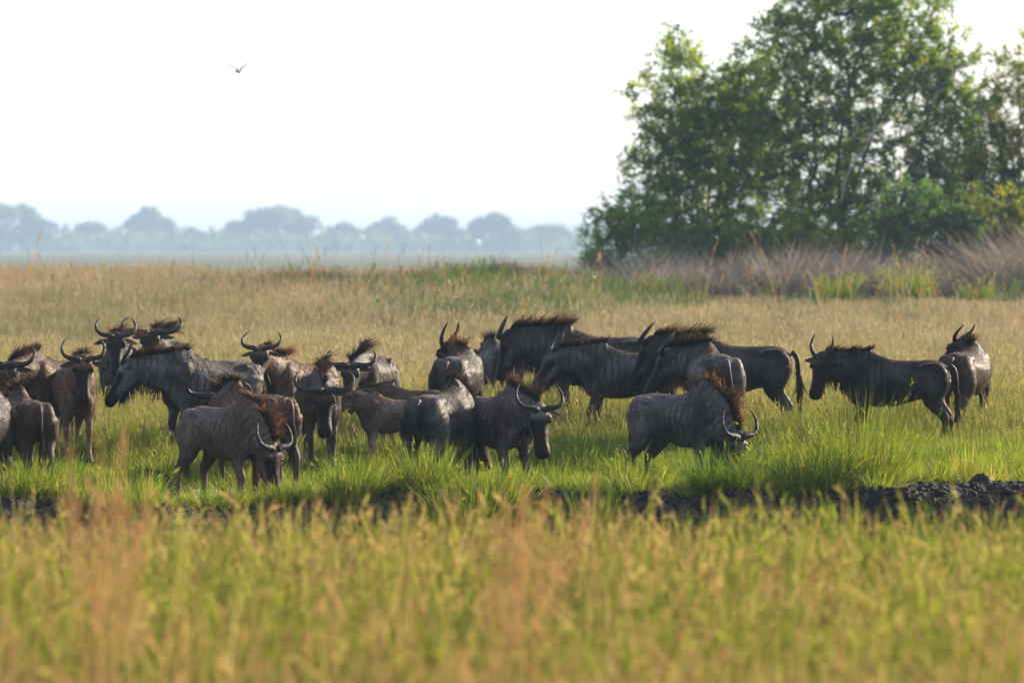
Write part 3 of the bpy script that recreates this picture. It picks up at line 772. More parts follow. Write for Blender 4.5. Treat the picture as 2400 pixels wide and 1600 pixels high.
# foreground meadow
x, y, r = scatter(9500, 15.5, 33.6, 1, half=.12, pad=3.8)
t = .40 - .025 * x + 1.5 * (fbm(x * .55 + 5, y * .22, 3) - .5) + r.normal(0, .16, len(x))
field('foreground_grass', 'out-of-focus olive and straw grass filling the foreground', c_fore, 8, x, y, r.uniform(.8, 1.25, len(x)), t, seed=1, hscale=r.uniform(.7, 1.2, len(x)))
c_long = tuft_set('long_blade_tuft', M['g_fore'], 6, n=7, h=.92, hvar=.5, width=.021, spreadr=.12, splay=.22, bendk=.22, heads=.3, headlen=.14, headw=.016)
x, y, r = scatter(4200, 15.5, 33.0, 21, half=.12, pad=3.8)
t = .56 - .03 * x + 1.2 * (fbm(x * .5 + 15, y * .25 + 4, 3) - .5) + r.normal(0, .2, len(x))
field('long_blade_grass', 'long arching out-of-focus blades over the foreground grass', c_long, 6, x, y, r.uniform(.8, 1.2, len(x)), t, seed=21, hscale=r.uniform(.6, 1.1, len(x)))
# bank and terrace: short bright green
x, y, r = scatter(22500, 48.6, 66, 2, half=.115, pad=4.5)
e = bank_edge(x)
soil_r = smooth01(x, place(1930, 51), place(2080, 51)) * (1 - smooth01(y, e + 2.2, e + 3.0))
mudl = smooth01(x, -4.9, -4.2) * (1 - smooth01(x, -1.9, -1.4)) * smooth01(y, e + .5, e + 1) * (1 - smooth01(y, 56, 57.5))
keep = (y > e + .12) & (r.random(len(x)) > soil_r * 1.0) & (r.random(len(x)) > mudl * .97)
x, y = x[keep], y[keep]
field('terrace_grass', 'short bright green grass under the herd', c_short, 8, x, y, r.uniform(.8, 1.4, len(x)), .5 + .6 * (fbm(x * .6, y * .5 + 3, 3) - .5), seed=2, hscale=r.uniform(.6, 1.3, len(x)) * (.5 + 1.1 * fbm(x * 1.3, y * 1.3 + 8, 3)))
# taller green tufts along the bank
x, y, r = scatter(9300, 49.0, 60.5, 3, half=.115, pad=4.5)
e = bank_edge(x)
soil_r = smooth01(x, place(1980, 51), place(2090, 51)) * (1 - smooth01(y, e + 3.2, e + 3.8))
mudl = smooth01(x, -4.5, -3.6) * (1 - smooth01(x, -2.0, -1.6))
dens = smooth01(fbm(x * .8 + 11, y * .8, 3), .36, .60)
keep = (y > e + .15) & (r.random(len(x)) < dens) & (r.random(len(x)) > soil_r) & (r.random(len(x)) > mudl * .40) & (r.random(len(x)) < 1.0 - .72 * smooth01(y, e + 2.0, e + 4.5))
x, y = x[keep], y[keep]
hs = r.uniform(.45, 1.0, len(x)) * (.75 + .35 * smooth01(x, -1.5, .5))
field('bank_grass', 'ragged green grass tufts along the earth bank', c_bank, 8, x, y, r.uniform(.8, 1.2, len(x)), .5 + .7 * (fbm(x * .9, y * .9 + 7, 3) - .5), seed=3, hscale=hs)
# meadow round and behind the herd
x, y, r = scatter(20500, 58.5, 92, 4, half=.116, pad=4.8)
ramp_ = smooth01(y, 58.5, 66)
keep = r.random(len(x)) < (.25 + .75 * ramp_)
x, y = x[keep], y[keep]; ramp_ = ramp_[keep]
field('meadow_grass', 'green and yellow grass around the legs of the herd', c_mid, 8, x, y, r.uniform(.8, 1.3, len(x)), .28 + .34 * smooth01(y, 60, 84) + .6 * (fbm(x * .4, y * .2 + 3, 3) - .5), seed=4, hscale=(.72 + .5 * ramp_) * (.6 + .8 * fbm(x * .8, y * .5 + 2, 3)) * r.uniform(.7, 1.25, len(x)))
# dry grass on the rise
x, y, r = scatter(33000, 76, 150, 5, half=.116, pad=6)
keep = r.random(len(x)) < smooth01(y, 74, 92) * .8 + .2
x, y = x[keep], y[keep]
tt_ = .50 + .9 * (fbm(x * .22 + 2, y * .07, 3) - .5) + .06 * smooth01(y, 105, 135) * (1 - smooth01(x, -4, 2))
field('dry_grass', 'tall tan dry grass covering the rise behind the herd', c_dry, 8, x, y, r.uniform(.8, 1.35, len(x)), tt_, seed=5, hscale=r.uniform(.6, 1.1, len(x)) * (.62 + .8 * fbm(x * .5 + 31, y * .25, 3)) * (1 + .25 * smooth01(y, 110, 140)) * (1 - .62 * smooth01(y, 104, 122) * smooth01(x, 1.2, 3.2)))
# taller wispy clumps standing out of the dry grass
x, y, r = scatter(9000, 72, 148, 15, half=.116, pad=2)
cl_ = fbm(x * .55 + 50, y * .22 + 9, 3)
keep = (r.random(len(x)) < smooth01(cl_, .50, .66)) & ~((x > 2.2) & (y > 112))
x, y = x[keep], y[keep]
field('tall_clump_grass', 'taller pale wispy clumps in the dry grass', c_dry, 8, x, y, r.uniform(.7, 1.1, len(x)), .42 + .8 * (fbm(x * .3 + 20, y * .1, 2) - .5), seed=15, hscale=r.uniform(.9, 1.5, len(x)))
# green reeds along the crest
x, y, r = scatter(5200, 104, 142, 6, half=.112, pad=1)
pxl = x / y * K + 1200
w = np.exp(-((pxl - 1150) / 330) ** 2) * .9 * (1 - .9 * smooth01(pxl, 1380, 1520)) + .04
keep = r.random(len(x)) < w * smooth01(fbm(x * .35 + 8, y * .12, 3), .35, .6)
x, y = x[keep], y[keep]
field('reed_grass', 'dark green reedy grass in patches below the tree line', c_reed, 6, x, y, r.uniform(.7, 1.2, len(x)), .16 + .6 * (fbm(x * .4 + 4, y * .2, 2) - .5), seed=6, hscale=r.uniform(.55, 1.1, len(x)))

# ------------------------------------------------------------------ single tussocks, clods, mounds
M['tussock'] = blade_mat('tussock_blades', [(0, (.040, .080, .010)), (.45, (.085, .145, .014)), (.85, (.15, .19, .020)), (1, (.30, .25, .05))], spread=1.0, transl=.52, gloss=.015, inst=False, jitter=.2)
tus = [  # px, distance, height, radius, label
    (1090, 50.9, .62, .34, 'tall spiky green tussock in front of the front-row wildebeest bent away'),
    (1165, 51.2, .50, .28, 'green tussock just below the face lowered towards the camera'),
    (1000, 51.4, .42, .26, 'low green tussock left of the tallest spiky one, front centre'),
    (1395, 50.6, .36, .26, 'dark-based tussock on the bank left of the grazing wildebeest'),
    (1500, 51.3, .34, .26, 'small bright tussock under the rump of the grazing wildebeest'),
    (1690, 50.7, .42, .30, 'dense dark green tussock on the bank below the grazing head'),
    (1800, 51.2, .45, .32, 'green tussock between the grazing wildebeest and the yellow tussock'),
    (1905, 51.0, .55, .36, 'broad green tussock left of the large yellow-green one'),
    (2010, 51.4, .82, .42, 'largest yellow-green tussock in front of the lone right wildebeest'),
    (2190, 55.4, .30, .30, 'dark green tussock in the short grass near the right-hand hooves'),
    (2085, 60.2, .34, .28, 'dark tussock between the forelegs and hind legs of the lone wildebeest'),
    (60, 51.0, .36, .28, 'green tussock on the bank at the far left'),
    (310, 51.0, .40, .30, 'green tussock on the bank below the big left-facing wildebeest'),
    (830, 51.0, .40, .26, 'thin green tussock right of the water hole'),
]
for i, (px, d, h, rad, lab) in enumerate(tus):
    v, f, c = blades(int(330 + 800 * rad), h * 1.22, .7, .011, rad * .95, .26, .26, 300 + i, heads=.05, headlen=.08, headw=.012)
    if i == 8: c = np.clip(c * .6 + .38, 0, 1)
    elif i in (3, 5, 9, 10): c = c * .55
    else: c = np.clip(c * .8 + .2, 0, 1)
    X = place(px, d)
    o = obj('grass_tussock', mesh_np('grass_tussock', v, f, {'c': c}), M['tussock'])
    o.location = (X, d, float(ground_z(X, d)))
    tag(o, lab, 'tussock', 'green tussocks on the bank')

for i, (px, d, h, rad, lab) in enumerate([
    (2135, 129.5, 1.15, .55, 'tall yellow-green reed clump at the foot of the thicket, right of the bare stem'),
    (1965, 129.0, .95, .50, 'yellow-green reed clump below the middle of the thicket'),
    (1530, 130.5, .80, .50, 'grey-green reed clump at the left end of the dead brush'),
    (2290, 129.0, .70, .50, 'low yellow reed clump below the right end of the thicket'),
    (1090, 124.0, 1.30, .75, 'large dark green reed clump standing on the rise near the middle'),
    (1290, 126.0, 1.00, .65, 'green reed clump between the middle one and the thicket'),
    (700, 128.0, 1.00, .45, 'thin tan reed clump on the rise left of the middle')]):
    v, f, c = blades(420, h, .6, .022, rad * .6, .32, .25, 500 + i, heads=.10, headlen=.22, headw=.03)
    X = place(px, d)
    o = obj('reed_clump', mesh_np('reed_clump', v, f, {'c': np.clip(c * (.5 if i in (2, 4, 5) else .9) + (.35 if i == 6 else 0), 0, 1)}), M['tussock'])
    o.location = (X, d, float(ground_z(X, d)))
    tag(o, lab, 'reeds', 'reed clumps on the rise')

def clods(x, y, size, seed):
    r = np.random.default_rng(seed)
    v, fl = ellipsoid((0, 0, 0), (1, 1, 1), 7, 4)
    n = len(x); m = len(v)
    jit = 1 + r.uniform(-.55, .45, (n, m, 1))
    sc = size[:, None, None] * np.stack([r.uniform(.7, 1.3, n), r.uniform(.7, 1.3, n), r.uniform(.5, .95, n)], 1)[:, None]
    a = r.uniform(0, 6.28, n); ca, sa = np.cos(a)[:, None], np.sin(a)[:, None]
    p = v[None] * jit * sc
    p = np.stack([p[..., 0] * ca - p[..., 1] * sa, p[..., 0] * sa + p[..., 1] * ca, p[..., 2]], -1)
    p += np.stack([x, y, ground_z(x, y) + size * .05], 1)[:, None]
    fs = [np.concatenate([f + k * m for k in range(n)]) for f in fl]
    return p.reshape(-1, 3), fs

rc = np.random.default_rng(40)
n = 24000
cx = rc.uniform(place(1820, 51), 9.5, n); cy_ = bank_edge(cx) + rc.uniform(-.7, 2.6, n)
keep = rc.random(n) < smooth01(cx, place(1840, 51), place(2080, 51)) * .85 + .15
cx, cy_ = cx[keep], cy_[keep]
n2 = 7500
cx2 = rc.uniform(-9, 4, n2); cy2 = bank_edge(cx2) + rc.uniform(-.65, .1, n2)
n3 = 2200
cx3 = rc.uniform(-4.6, -1.6, n3); cy3 = rc.uniform(53.2, 57, n3)
X = np.concatenate([cx, cx2, cx3]); Yc = np.concatenate([cy_, cy2, cy3])
sz = np.clip(rc.lognormal(-4.35, .6, len(X)), .006, .05)
v, f = clods(X, Yc, sz, 41)
tag(obj('soil_clods', mesh_np('soil_clods', v, f), M['mud']), 'dark broken clods of soil along the bank', kind='stuff')

def mound(px, d, rx, ry, h, lab, seed):
    r = np.random.default_rng(seed)
    X = place(px, d)
    nr, na = 9, 26
    vs_ = [[0, 0, h]]
    for i in range(1, nr + 1):
        t = i / nr
        for a in np.linspace(0, 2 * np.pi, na, endpoint=False):
            k = 1 + .35 * (fbm(np.cos(a) * 2 + seed, np.sin(a) * 2 + t * 2, 3) - .5) * 2
            z = h * (1 - t ** 2.2) * (1 + .5 * (fbm(np.cos(a) * 3 * t + seed, np.sin(a) * 3 * t, 4) - .5) * 2) - .06 * t
            vs_.append([rx * t * k * np.cos(a), ry * t * k * np.sin(a), z])
    ia = np.arange(na); ja = (ia + 1) % na
    tr = np.stack([np.zeros(na, int), 1 + ia, 1 + ja], 1)
    qd = np.concatenate([np.stack([1 + k * na + ia, 1 + (k + 1) * na + ia, 1 + (k + 1) * na + ja, 1 + k * na + ja], 1) for k in range(nr - 1)])
    o = obj('mud_mound', mesh_np('mud_mound', np.array(vs_), [qd, tr]), M['mud'])
    o.location = (X, d, float(ground_z(X, d)))
    tag(o, lab, 'mud mound', 'dark mud mounds')
mound(365, 56.5, .27, .22, .30, 'dark mud mound below the belly of the big left-facing wildebeest', 1)
mound(432, 51.6, .24, .2, .25, 'rounded mud mound at the left edge of the water hole', 2)
mound(905, 53.6, .20, .18, .20, 'low mud mound below the calf', 3)
mound(2300, 52.6, .22, .2, .17, 'raised lump of black soil at the right edge of the bank', 4)
mound(1470, 54.2, .20, .18, .16, 'mud lump behind the hooves of the grazing wildebeest', 5)
mound(150, 51.2, .30, .2, .14, 'flat dark mud lump on the bank at far left', 6)

# ------------------------------------------------------------------ near out-of-focus stalks
M['stalk'] = blade_mat('rusty_stalks', [(0, (.27, .20, .09)), (.5, (.30, .18, .085)), (1, (.30, .165, .08))], spread=1.0, transl=.5, gloss=0, inst=False, jitter=.1, thru=(1.15, 1.05, .95))
sx, sy, sh = [], [], []
rs = np.random.default_rng(50)
for px, d, n, sp, h in ((212, 21, 20, .04, 1.68), (235, 23, 12, .08, 1.40), (1208, 21, 20, .04, 1.54), (1170, 23, 12, .08, 1.35), (1130, 19, 7, .10, 1.1), (520, 20, 6, .3, .95), (60, 20, 6, .2, .90), (1080, 17, 7, .2, .85), (2330, 21, 7, .12, 1.05), (1700, 20, 5, .5, .9), (820, 18, 5, .4, .85)):
    sx += list(place(px, d) + rs.normal(0, sp, n)); sy += list(d + rs.normal(0, .3, n)); sh += list(h * rs.uniform(.7, 1.0, n))
sx, sy, sh = map(np.array, (sx, sy, sh))
n = len(sx)
root = np.stack([sx, sy, ground_z(sx, sy)], 1)
dv = np.stack([rs.normal(.02, .06, n), rs.normal(0, .06, n), np.ones(n)], 1); bend = np.stack([rs.normal(0.02, .06, n), rs.normal(0, .05, n), np.zeros(n)], 1)
v1, f1, _, p1 = strands(root, dv, sh, bend, np.full(n, .007), 4, rs)
k = 26
tp = (root + unit(dv) * sh[:, None] + bend * sh[:, None])
upd = unit(unit(dv) + 2 * bend)
tt = np.tile(np.linspace(-.38, .02, k), n)
rp_ = np.repeat(tp, k, 0) + np.repeat(upd, k, 0) * tt[:, None]
v2, f2, _, p2 = strands(rp_, np.repeat(upd, k, 0) + rs.normal(0, .3, (n * k, 3)), np.full(n * k, .06), rs.normal(0, .2, (n * k, 3)), np.full(n * k, .008), 2, rs)
v, f = cat_mesh([(v1, f1), (v2, f2)])
tag(obj('tall_dry_stalks', mesh_np('tall_dry_stalks', v, f, {'c': np.concatenate([np.repeat(rs.random(n), p1), np.repeat(rs.random(n * k), p2)])}), M['stalk']), 'blurred rusty grass stalks close to the camera', kind='stuff')

# single long stems standing above the grass of the rise
rs = np.random.default_rng(52); n = 330
d = rs.uniform(96, 143, n); px = np.concatenate([rs.uniform(-60, 2460, n - 120), rs.normal(1080, 150, 60), rs.normal(720, 120, 30), rs.normal(2130, 60, 30)])
X = place(px, d); L_ = rs.uniform(.9, 1.55, n) * np.where(rs.random(n) < .3, 1.35, 1)
root = np.stack([X, d, ground_z(X, d)], 1)
dv = np.stack([rs.normal(0, .16, n), rs.normal(0, .1, n), np.ones(n)], 1); bend = np.stack([rs.normal(0, .18, n), rs.normal(0, .1, n), -np.abs(rs.normal(0, .06, n))], 1)
v1, f1, _, p1 = strands(root, dv, L_, bend, np.full(n, .020), 5, rs)
k = 8
tp = root + unit(dv) * L_[:, None] + bend * L_[:, None]; upd = unit(unit(dv) + 2 * bend)
rp_ = np.repeat(tp, k, 0) + np.repeat(upd, k, 0) * (np.tile(np.linspace(-.26, -.02, k), n))[:, None]
v2, f2, _, p2 = strands(rp_, np.repeat(upd, k, 0) + rs.normal(0, .25, (n * k, 3)), np.full(n * k, .09), rs.normal(0, .2, (n * k, 3)), np.full(n * k, .016), 2, rs)
v, f = cat_mesh([(v1, f1), (v2, f2)])
tag(obj('tall_grass_stems', mesh_np('tall_grass_stems', v, f, {'c': np.concatenate([np.repeat(rs.random(n) * .6, p1), np.repeat(rs.random(n * k) * .5, p2)])}), M['stalk']), 'long thin stems standing above the dry grass', kind='stuff')

# ------------------------------------------------------------------ the thicket on the right
M['bark'] = simple_mat('bark', (.030, .026, .024), (.10, .085, .075), scale=7, rough=.85, bump=.6, stretch=(1, 1, .25))
M['deadwood'] = simple_mat('dead_wood', (.16, .14, .13), (.34, .31, .29), scale=9, rough=.8, bump=.4)
def leaf_mat(name, a, b, c):
    return blade_mat(name, [(0, a), (.55, b), (1, c)], spread=1.0, transl=.60, gloss=.03, inst=False, jitter=.05, rough=.35, thru=(1.6, 1.65, .85))
M['leaf_main'] = leaf_mat('leaves_main', (.036, .085, .020), (.11, .17, .018), (.25, .28, .024))
M['leaf_blue'] = leaf_mat('leaves_bluish', (.022, .062, .024), (.050, .105, .034), (.10, .16, .030))
M['leaf_yellow'] = leaf_mat('leaves_yellowish', (.045, .080, .012), (.11, .135, .016), (.23, .21, .028))
M['leaf_lime'] = leaf_mat('leaves_lime', (.045, .115, .012), (.10, .20, .014), (.19, .29, .020))

def tree(name, label, base_px, d, blobs, nclus, leaves, leafsize, mat, seed, stems=6, depth=1.6, clus_r=.30, cat='tree', group='thicket on the rise', trunk_r=.075, sprig=.5, ppm=None):
    """blobs: crown ellipsoids (px, py, rx, ry) as seen, at distance d; depth in metres each way"""
    r = np.random.default_rng(seed)
    k = K / d
    X0 = place(base_px, d); z0 = float(ground_z(X0, d))
    toz = lambda py: CAM_H - (py - HORIZON) / k
    B = [((place(px, d) - X0), 0.0, toz(py) - z0, rx / k, depth * min(1.2, rx / k / 1.6 + .35), ry / k) for px, py, rx, ry in blobs]
    vol = np.array([b[3] * b[5] for b in B]); pick = r.choice(len(B), nclus, p=vol / vol.sum())
    # clusters: more towards the outside of each blob
    dirs = unit(r.normal(size=(nclus, 3))); rad = r.random(nclus) ** .42
    Bp = np.array(B)[pick]
    P = Bp[:, :3] + dirs * rad[:, None] * Bp[:, 3:]
    P += r.normal(0, .16, P.shape)
    P[:, 2] = np.maximum(P[:, 2], .12)
    root = empty(name, (X0, d, z0))
    # stems
    wood = []; nodes = []
    lo, hi = min(b[0] - b[3] * .5 for b in B), max(b[0] + b[3] * .5 for b in B)
    for i in range(stems):
        bx = (lo + (hi - lo) * (i + .5) / stems) * .45 + r.normal(0, .12)
        tb = B[r.choice(len(B), p=vol / vol.sum())] if i >= len(B) else B[i]
        tgt = np.array([tb[0], r.normal(0, .6), tb[2] + tb[5] * .55])
        base = np.array([bx, r.normal(0, .35), -.15])
        mid = base * .45 + tgt * .55 + np.array([r.normal(0, .35), r.normal(0, .3), .3])
        q1 = base * .8 + tgt * .2 + np.array([r.normal(0, .15), r.normal(0, .15), .35])
        pts = spline([base, q1, mid, tgt], 16)
        pts[1:-1] += r.normal(0, .035, (14, 3))
        rad_ = np.linspace(trunk_r * r.uniform(.7, 1.2), .016, 16)
        wood.append(tube(pts, rad_, 7)); nodes.append((pts, rad_))
    NP = np.concatenate([p[2:] for p, _ in nodes]); NR = np.concatenate([q_[2:] for _, q_ in nodes])
    # branches out to every second cluster
    for c in P[::2]:
        dd = np.linalg.norm((NP - c) * np.array([1, 1, 1.25]), axis=1) + np.where(NP[:, 2] > c[2] - .05, 1.2, 0)
        j = int(dd.argmin()); a = NP[j]
        m1 = a * .55 + c * .45 + r.normal(0, .10, 3) + np.array([0, 0, -.06])
        pts = spline([a, m1, c], 6)
        wood.append(tube(pts, np.linspace(min(.028, NR[j] * .6), .006, 6), 4))
    v, f = cat_mesh(wood)
    obj('trunk', mesh_np('trunk', v, f), M['bark'], root)
    # leaves: along short sprigs pushed outwards from the cluster centre
    per = leaves // nclus
    spr = 5
    out = unit(dirs * 1.0 + np.array([0, 0, .25]) + r.normal(0, .3, dirs.shape))
    sd_ = unit(np.repeat(out, spr, 0) * .7 + r.normal(0, .75, (nclus * spr, 3)))
    m_ = per // spr
    S0 = np.repeat(P, spr, 0); SL = r.uniform(.5, 1.25, nclus * spr) * clus_r * 1.5
    t = r.random((nclus * spr, m_)) ** .8
    C = S0[:, None] + sd_[:, None] * (SL[:, None] * t)[..., None] + r.normal(0, clus_r * .14, (nclus * spr, m_, 3))
    C[..., 2] -= (t * SL[:, None]) ** 2 * .35
    C = C.reshape(-1, 3); n = len(C)
    C[:, 2] = np.maximum(C[:, 2], .03)
    ax = unit(r.normal(size=(n, 3)) + np.repeat(sd_, m_, 0) * .8); bx_ = unit(np.cross(ax, r.normal(size=(n, 3))))
    sz = leafsize * r.uniform(.6, 1.3, n)
    h = ax * sz[:, None] * .5; w = bx_ * sz[:, None] * .24
    nrm = np.cross(ax, bx_) * sz[:, None] * .08
    V = np.stack([C - h, C + w + nrm, C + h, C - w + nrm], 1).reshape(-1, 3)
    F = (np.arange(n) * 4)[:, None] + np.array([0, 1, 2, 3])[None]
    cl = np.repeat(np.repeat(r.normal(.5, .27, nclus), spr), m_) + r.normal(0, .15, n)
    obj('crown', mesh_np('crown', V, F, {'c': np.clip(np.repeat(cl, 4), 0, 1)}, smooth=False), mat, root)
    tag(root, label, cat, group)
    return root

tree('thicket_tree', 'leafy tree forming the left half of the thicket, sparse twigs at its top left', 1640, 141,
     [(1585, 265, 105, 130), (1560, 430, 95, 120), (1700, 400, 120, 190), (1655, 560, 150, 85), (1745, 235, 70, 120), (1590, 120, 45, 55), (1690, 240, 70, 80), (1560, 560, 80, 70)], 760, 70000, .10, M['leaf_main'], 60, stems=9, depth=1.0)
main_tree = tree('thicket_tree', 'tallest tree of the thicket, its crown cut by the top of the picture', 1960, 140,
     [(1850, 165, 150, 150), (2050, 60, 190, 150), (1950, 330, 170, 170), (2130, 230, 140, 160), (1820, 480, 130, 120), (2040, 500, 160, 120), (1960, 20, 150, 90), (1900, 620, 140, 50), (2230, 340, 90, 120), (2215, 150, 60, 80), (1790, 330, 80, 120), (2190, 480, 90, 80)], 1240, 124000, .10, M['leaf_main'], 61, stems=12, depth=1.25, trunk_r=.11)
tree('thicket_tree', 'pale green tree at the right edge of the picture', 2380, 141.5,
     [(2330, 330, 110, 140), (2410, 470, 130, 130), (2480, 300, 100, 160), (2270, 470, 80, 100), (2390, 160, 50, 60), (2300, 250, 50, 60)], 460, 42000, .10, M['leaf_yellow'], 62, stems=8, depth=1.0)
tree('shrub', 'bright green low shrub at the left foot of the thicket', 1440, 139,
     [(1435, 555, 60, 65), (1490, 515, 55, 60), (1420, 600, 40, 25)], 90, 9500, .10, M['leaf_lime'], 63, stems=5, depth=.7, cat='shrub', trunk_r=.03)
tree('shrub', 'bluish green shrub in front of the dark middle of the thicket', 2150, 135.5,
     [(2160, 500, 95, 70), (2090, 545, 70, 50), (2230, 560, 90, 60)], 140, 16000, .10, M['leaf_blue'], 64, stems=6, depth=.8, cat='shrub', trunk_r=.035)
tree('shrub', 'olive shrub with yellow leaves in front of the right edge of the thicket', 2350, 136.5,
     [(2330, 520, 100, 60), (2420, 540, 80, 70), (2250, 600, 60, 40)], 130, 13000, .10, M['leaf_yellow'], 65, stems=6, depth=.8, cat='shrub', trunk_r=.035)
tree('shrub', 'dark green shrub low between the left trunks of the thicket', 1690, 137,
     [(1640, 585, 90, 45), (1760, 600, 90, 45)], 110, 11000, .10, M['leaf_blue'], 66, stems=5, depth=.7, cat='shrub', trunk_r=.03)
tree('shrub', 'dark leafy shrub low in the middle of the thicket, below the bleached limb', 1900, 137.5,
     [(1850, 590, 95, 60), (1970, 600, 90, 60), (1900, 540, 70, 50)], 130, 13000, .10, M['leaf_main'], 67, stems=6, depth=.8, cat='shrub', trunk_r=.03)
# bleached dead limb hanging in the tallest tree
dk = K / 138.0
def tpt(px, py, dy=0.0): return np.array([place(px, 138) - main_tree.location.x, -2.0 + dy, CAM_H - (py - HORIZON) / dk - main_tree.location.z])
dp = spline([tpt(2095, 345, .7), tpt(2045, 325), tpt(2015, 365), tpt(1990, 400), tpt(1978, 440), tpt(1970, 478)], 24)
v1 = tube(dp, np.linspace(.034, .020, 24), 7); v2 = tube(spline([tpt(2045, 325), tpt(2000, 325, .2), tpt(1955, 328, .5)], 10), np.linspace(.022, .008, 10), 6)
v3 = tube(spline([tpt(2045, 325), tpt(2050, 290, .2), tpt(2040, 250, .5)], 10), np.linspace(.03, .012, 10), 6)
db = obj('dead_branch', mesh_np('dead_branch', *cat_mesh([v1, v2, v3])), M['deadwood'], main_tree); db['label'] = 'bleached dead branch hanging in the crown'
sp_ = spline([tpt(2050, 690, -.4), tpt(2056, 640, -.4), tpt(2048, 575, -.3), tpt(2060, 480, .4)], 14)
db = obj('dead_branch', mesh_np('dead_branch', *tube(sp_, np.linspace(.04, .02, 14), 7)), M['deadwood'], main_tree); db['label'] = 'bare pale stem at the foot of the tree'

# dead brush and grey twigs at the foot of the thicket
rs = np.random.default_rng(70); n = 30000
d = rs.uniform(130.5, 137, n); px = rs.uniform(1460, 2520, n)
w = .35 + .65 * smooth01(fbm(px * .012, d * .3, 2), .35, .55); w = np.maximum(w, smooth01(px, 2180, 2300))
kp = rs.random(n) < w; d, px = d[kp], px[kp]; n = len(d)
X = place(px, d); root = np.stack([X, d, ground_z(X, d)], 1)
hh = (.85 + 1.15 * fbm(px * .014 + 5, d * .2, 2)) * (1 + .5 * smooth01(px, 2180, 2330))
lean = np.where(rs.random(n) < .7, 1, -1) * rs.uniform(.1, 1.0, n)
dv = np.stack([lean, rs.normal(0, .3, n), np.ones(n)], 1)
v, f, _, per = strands(root, dv, hh * rs.uniform(.5, 1.3, n), np.stack([lean * .3, rs.normal(0, .2, n), -np.abs(rs.normal(0, .2, n))], 1), rs.uniform(.014, .028, n), 3, rs)
tag(obj('dead_brush', mesh_np('dead_brush', v, f, {'c': np.repeat(rs.random(n), per)}), M['g_brush']), 'tangled grey-purple dead brush at the foot of the thicket', kind='stuff')

# ------------------------------------------------------------------ far tree line
FD = 2600.0
M['far_leaf'] = leaf_mat('far_leaves', (.035, .06, .02), (.055, .085, .025), (.09, .115, .03))
def far_tree(name, label, px, top, width, seed, base=590, d=FD, lobes=9):
    r = np.random.default_rng(seed); k = K / d
    X0 = place(px, d); z0 = float(ground_z(X0, d)); H = (base - top) / k; Wd = width / k * .5
    root = empty(name, (X0, d, z0))
    wood = []
    nl = 1600; P = []
    stems_ = max(2, int(Wd / 5))
    for i in range(lobes):
        a = r.uniform(-1, 1)
        cx_ = a * Wd * .72; top_ = H * (1 - .42 * abs(a) ** 1.6) * r.uniform(.86, 1.0)
        rz = H * r.uniform(.14, .24); rx_ = Wd * r.uniform(.28, .46)
        cz = top_ - rz
        dirs = unit(r.normal(size=(nl // lobes, 3))); rr_ = r.random(nl // lobes) ** .4
        P.append(np.array([cx_, r.normal(0, Wd * .25), cz]) + dirs * rr_[:, None] * np.array([rx_, rx_ * .8, rz]))
        b = np.array([r.normal(0, .12) * Wd, 0, -.3])
        wood.append(tube(spline([b, b * .6 + np.array([cx_ * .25, 0, H * .25]), np.array([cx_ * .8, 0, cz * .7]), np.array([cx_, 0, cz])], 8), np.linspace(.45, .10, 8) * (H / 14), 6))
    # low skirt of growth
    m_ = 1100
    P.append(np.stack([np.clip(r.normal(0, Wd * .62, m_), -Wd * 1.2, Wd * 1.2), r.normal(0, 2, m_), np.clip(np.abs(r.normal(0, H * .26, m_)), 0, H * .5)], 1))
    P = np.concatenate(P); n = len(P)
    v, f = cat_mesh(wood); obj('trunk', mesh_np('trunk', v, f), M['bark'], root)
    ax = unit(r.normal(size=(n, 3))); bx_ = unit(np.cross(ax, r.normal(size=(n, 3)))); sz = r.uniform(.55, 1.15, n) * (H / 13)
    h = ax * sz[:, None]; w = bx_ * sz[:, None] * .7
    V = np.stack([P - h, P + w, P + h, P - w], 1).reshape(-1, 3)
    obj('crown', mesh_np('crown', V, (np.arange(n) * 4)[:, None] + np.arange(4)[None], {'c': np.repeat(r.random(n), 4)}, smooth=False), M['far_leaf'], root)
    tag(root, label, 'tree', 'hazy trees on the horizon')
for i, (px, top, wd, lab) in enumerate([
    (30, 470, 210, 'tallest broad hazy tree at the far left of the horizon'), (205, 512, 120, 'low round hazy tree right of the leftmost tree'),
    (350, 482, 135, 'round hazy tree standing apart, second peak from the left'), (450, 530, 110, 'low hazy trees dip between the second and third peaks'),
    (645, 478, 250, 'broadest hazy tree on the horizon, left of centre'), (555, 520, 110, 'low hazy shoulder at the left of the broadest horizon tree'),
    (805, 516, 110, 'small hazy tree right of the broadest horizon tree'), (905, 505, 120, 'rounded hazy tree left of the tall stems'),
    (1030, 498, 130, 'hazy tree behind the tall dry stems in the middle'), (1150, 495, 160, 'flat-topped hazy tree in the middle of the horizon'),
    (1280, 516, 140, 'low hazy tree near the thicket, left of the last one'), (1385, 522, 120, 'hazy tree nearest the left edge of the thicket'),
    (-110, 500, 160, 'hazy tree cut by the left edge of the picture')]):
    far_tree('distant_tree', lab, px, top, wd, 200 + i, d=FD + (i % 3) * 60)
rs = np.random.default_rng(81); n = 20000
px = rs.uniform(-300, 2700, n); d = rs.uniform(FD - 40, FD + 200, n)
P = np.stack([place(px, d), d, np.clip(np.abs(rs.normal(0, 1, n)), 0, 1.7) * (2.0 + 6.5 * fbm(px * .012, px * 0, 3)) + .2], 1)
ax = unit(rs.normal(size=(n, 3))); bx_ = unit(np.cross(ax, rs.normal(size=(n, 3)))); sz = rs.uniform(1.0, 2.0, n)
V = np.stack([P - ax * sz[:, None], P + bx_ * sz[:, None] * .8, P + ax * sz[:, None], P - bx_ * sz[:, None] * .8], 1).reshape(-1, 3)
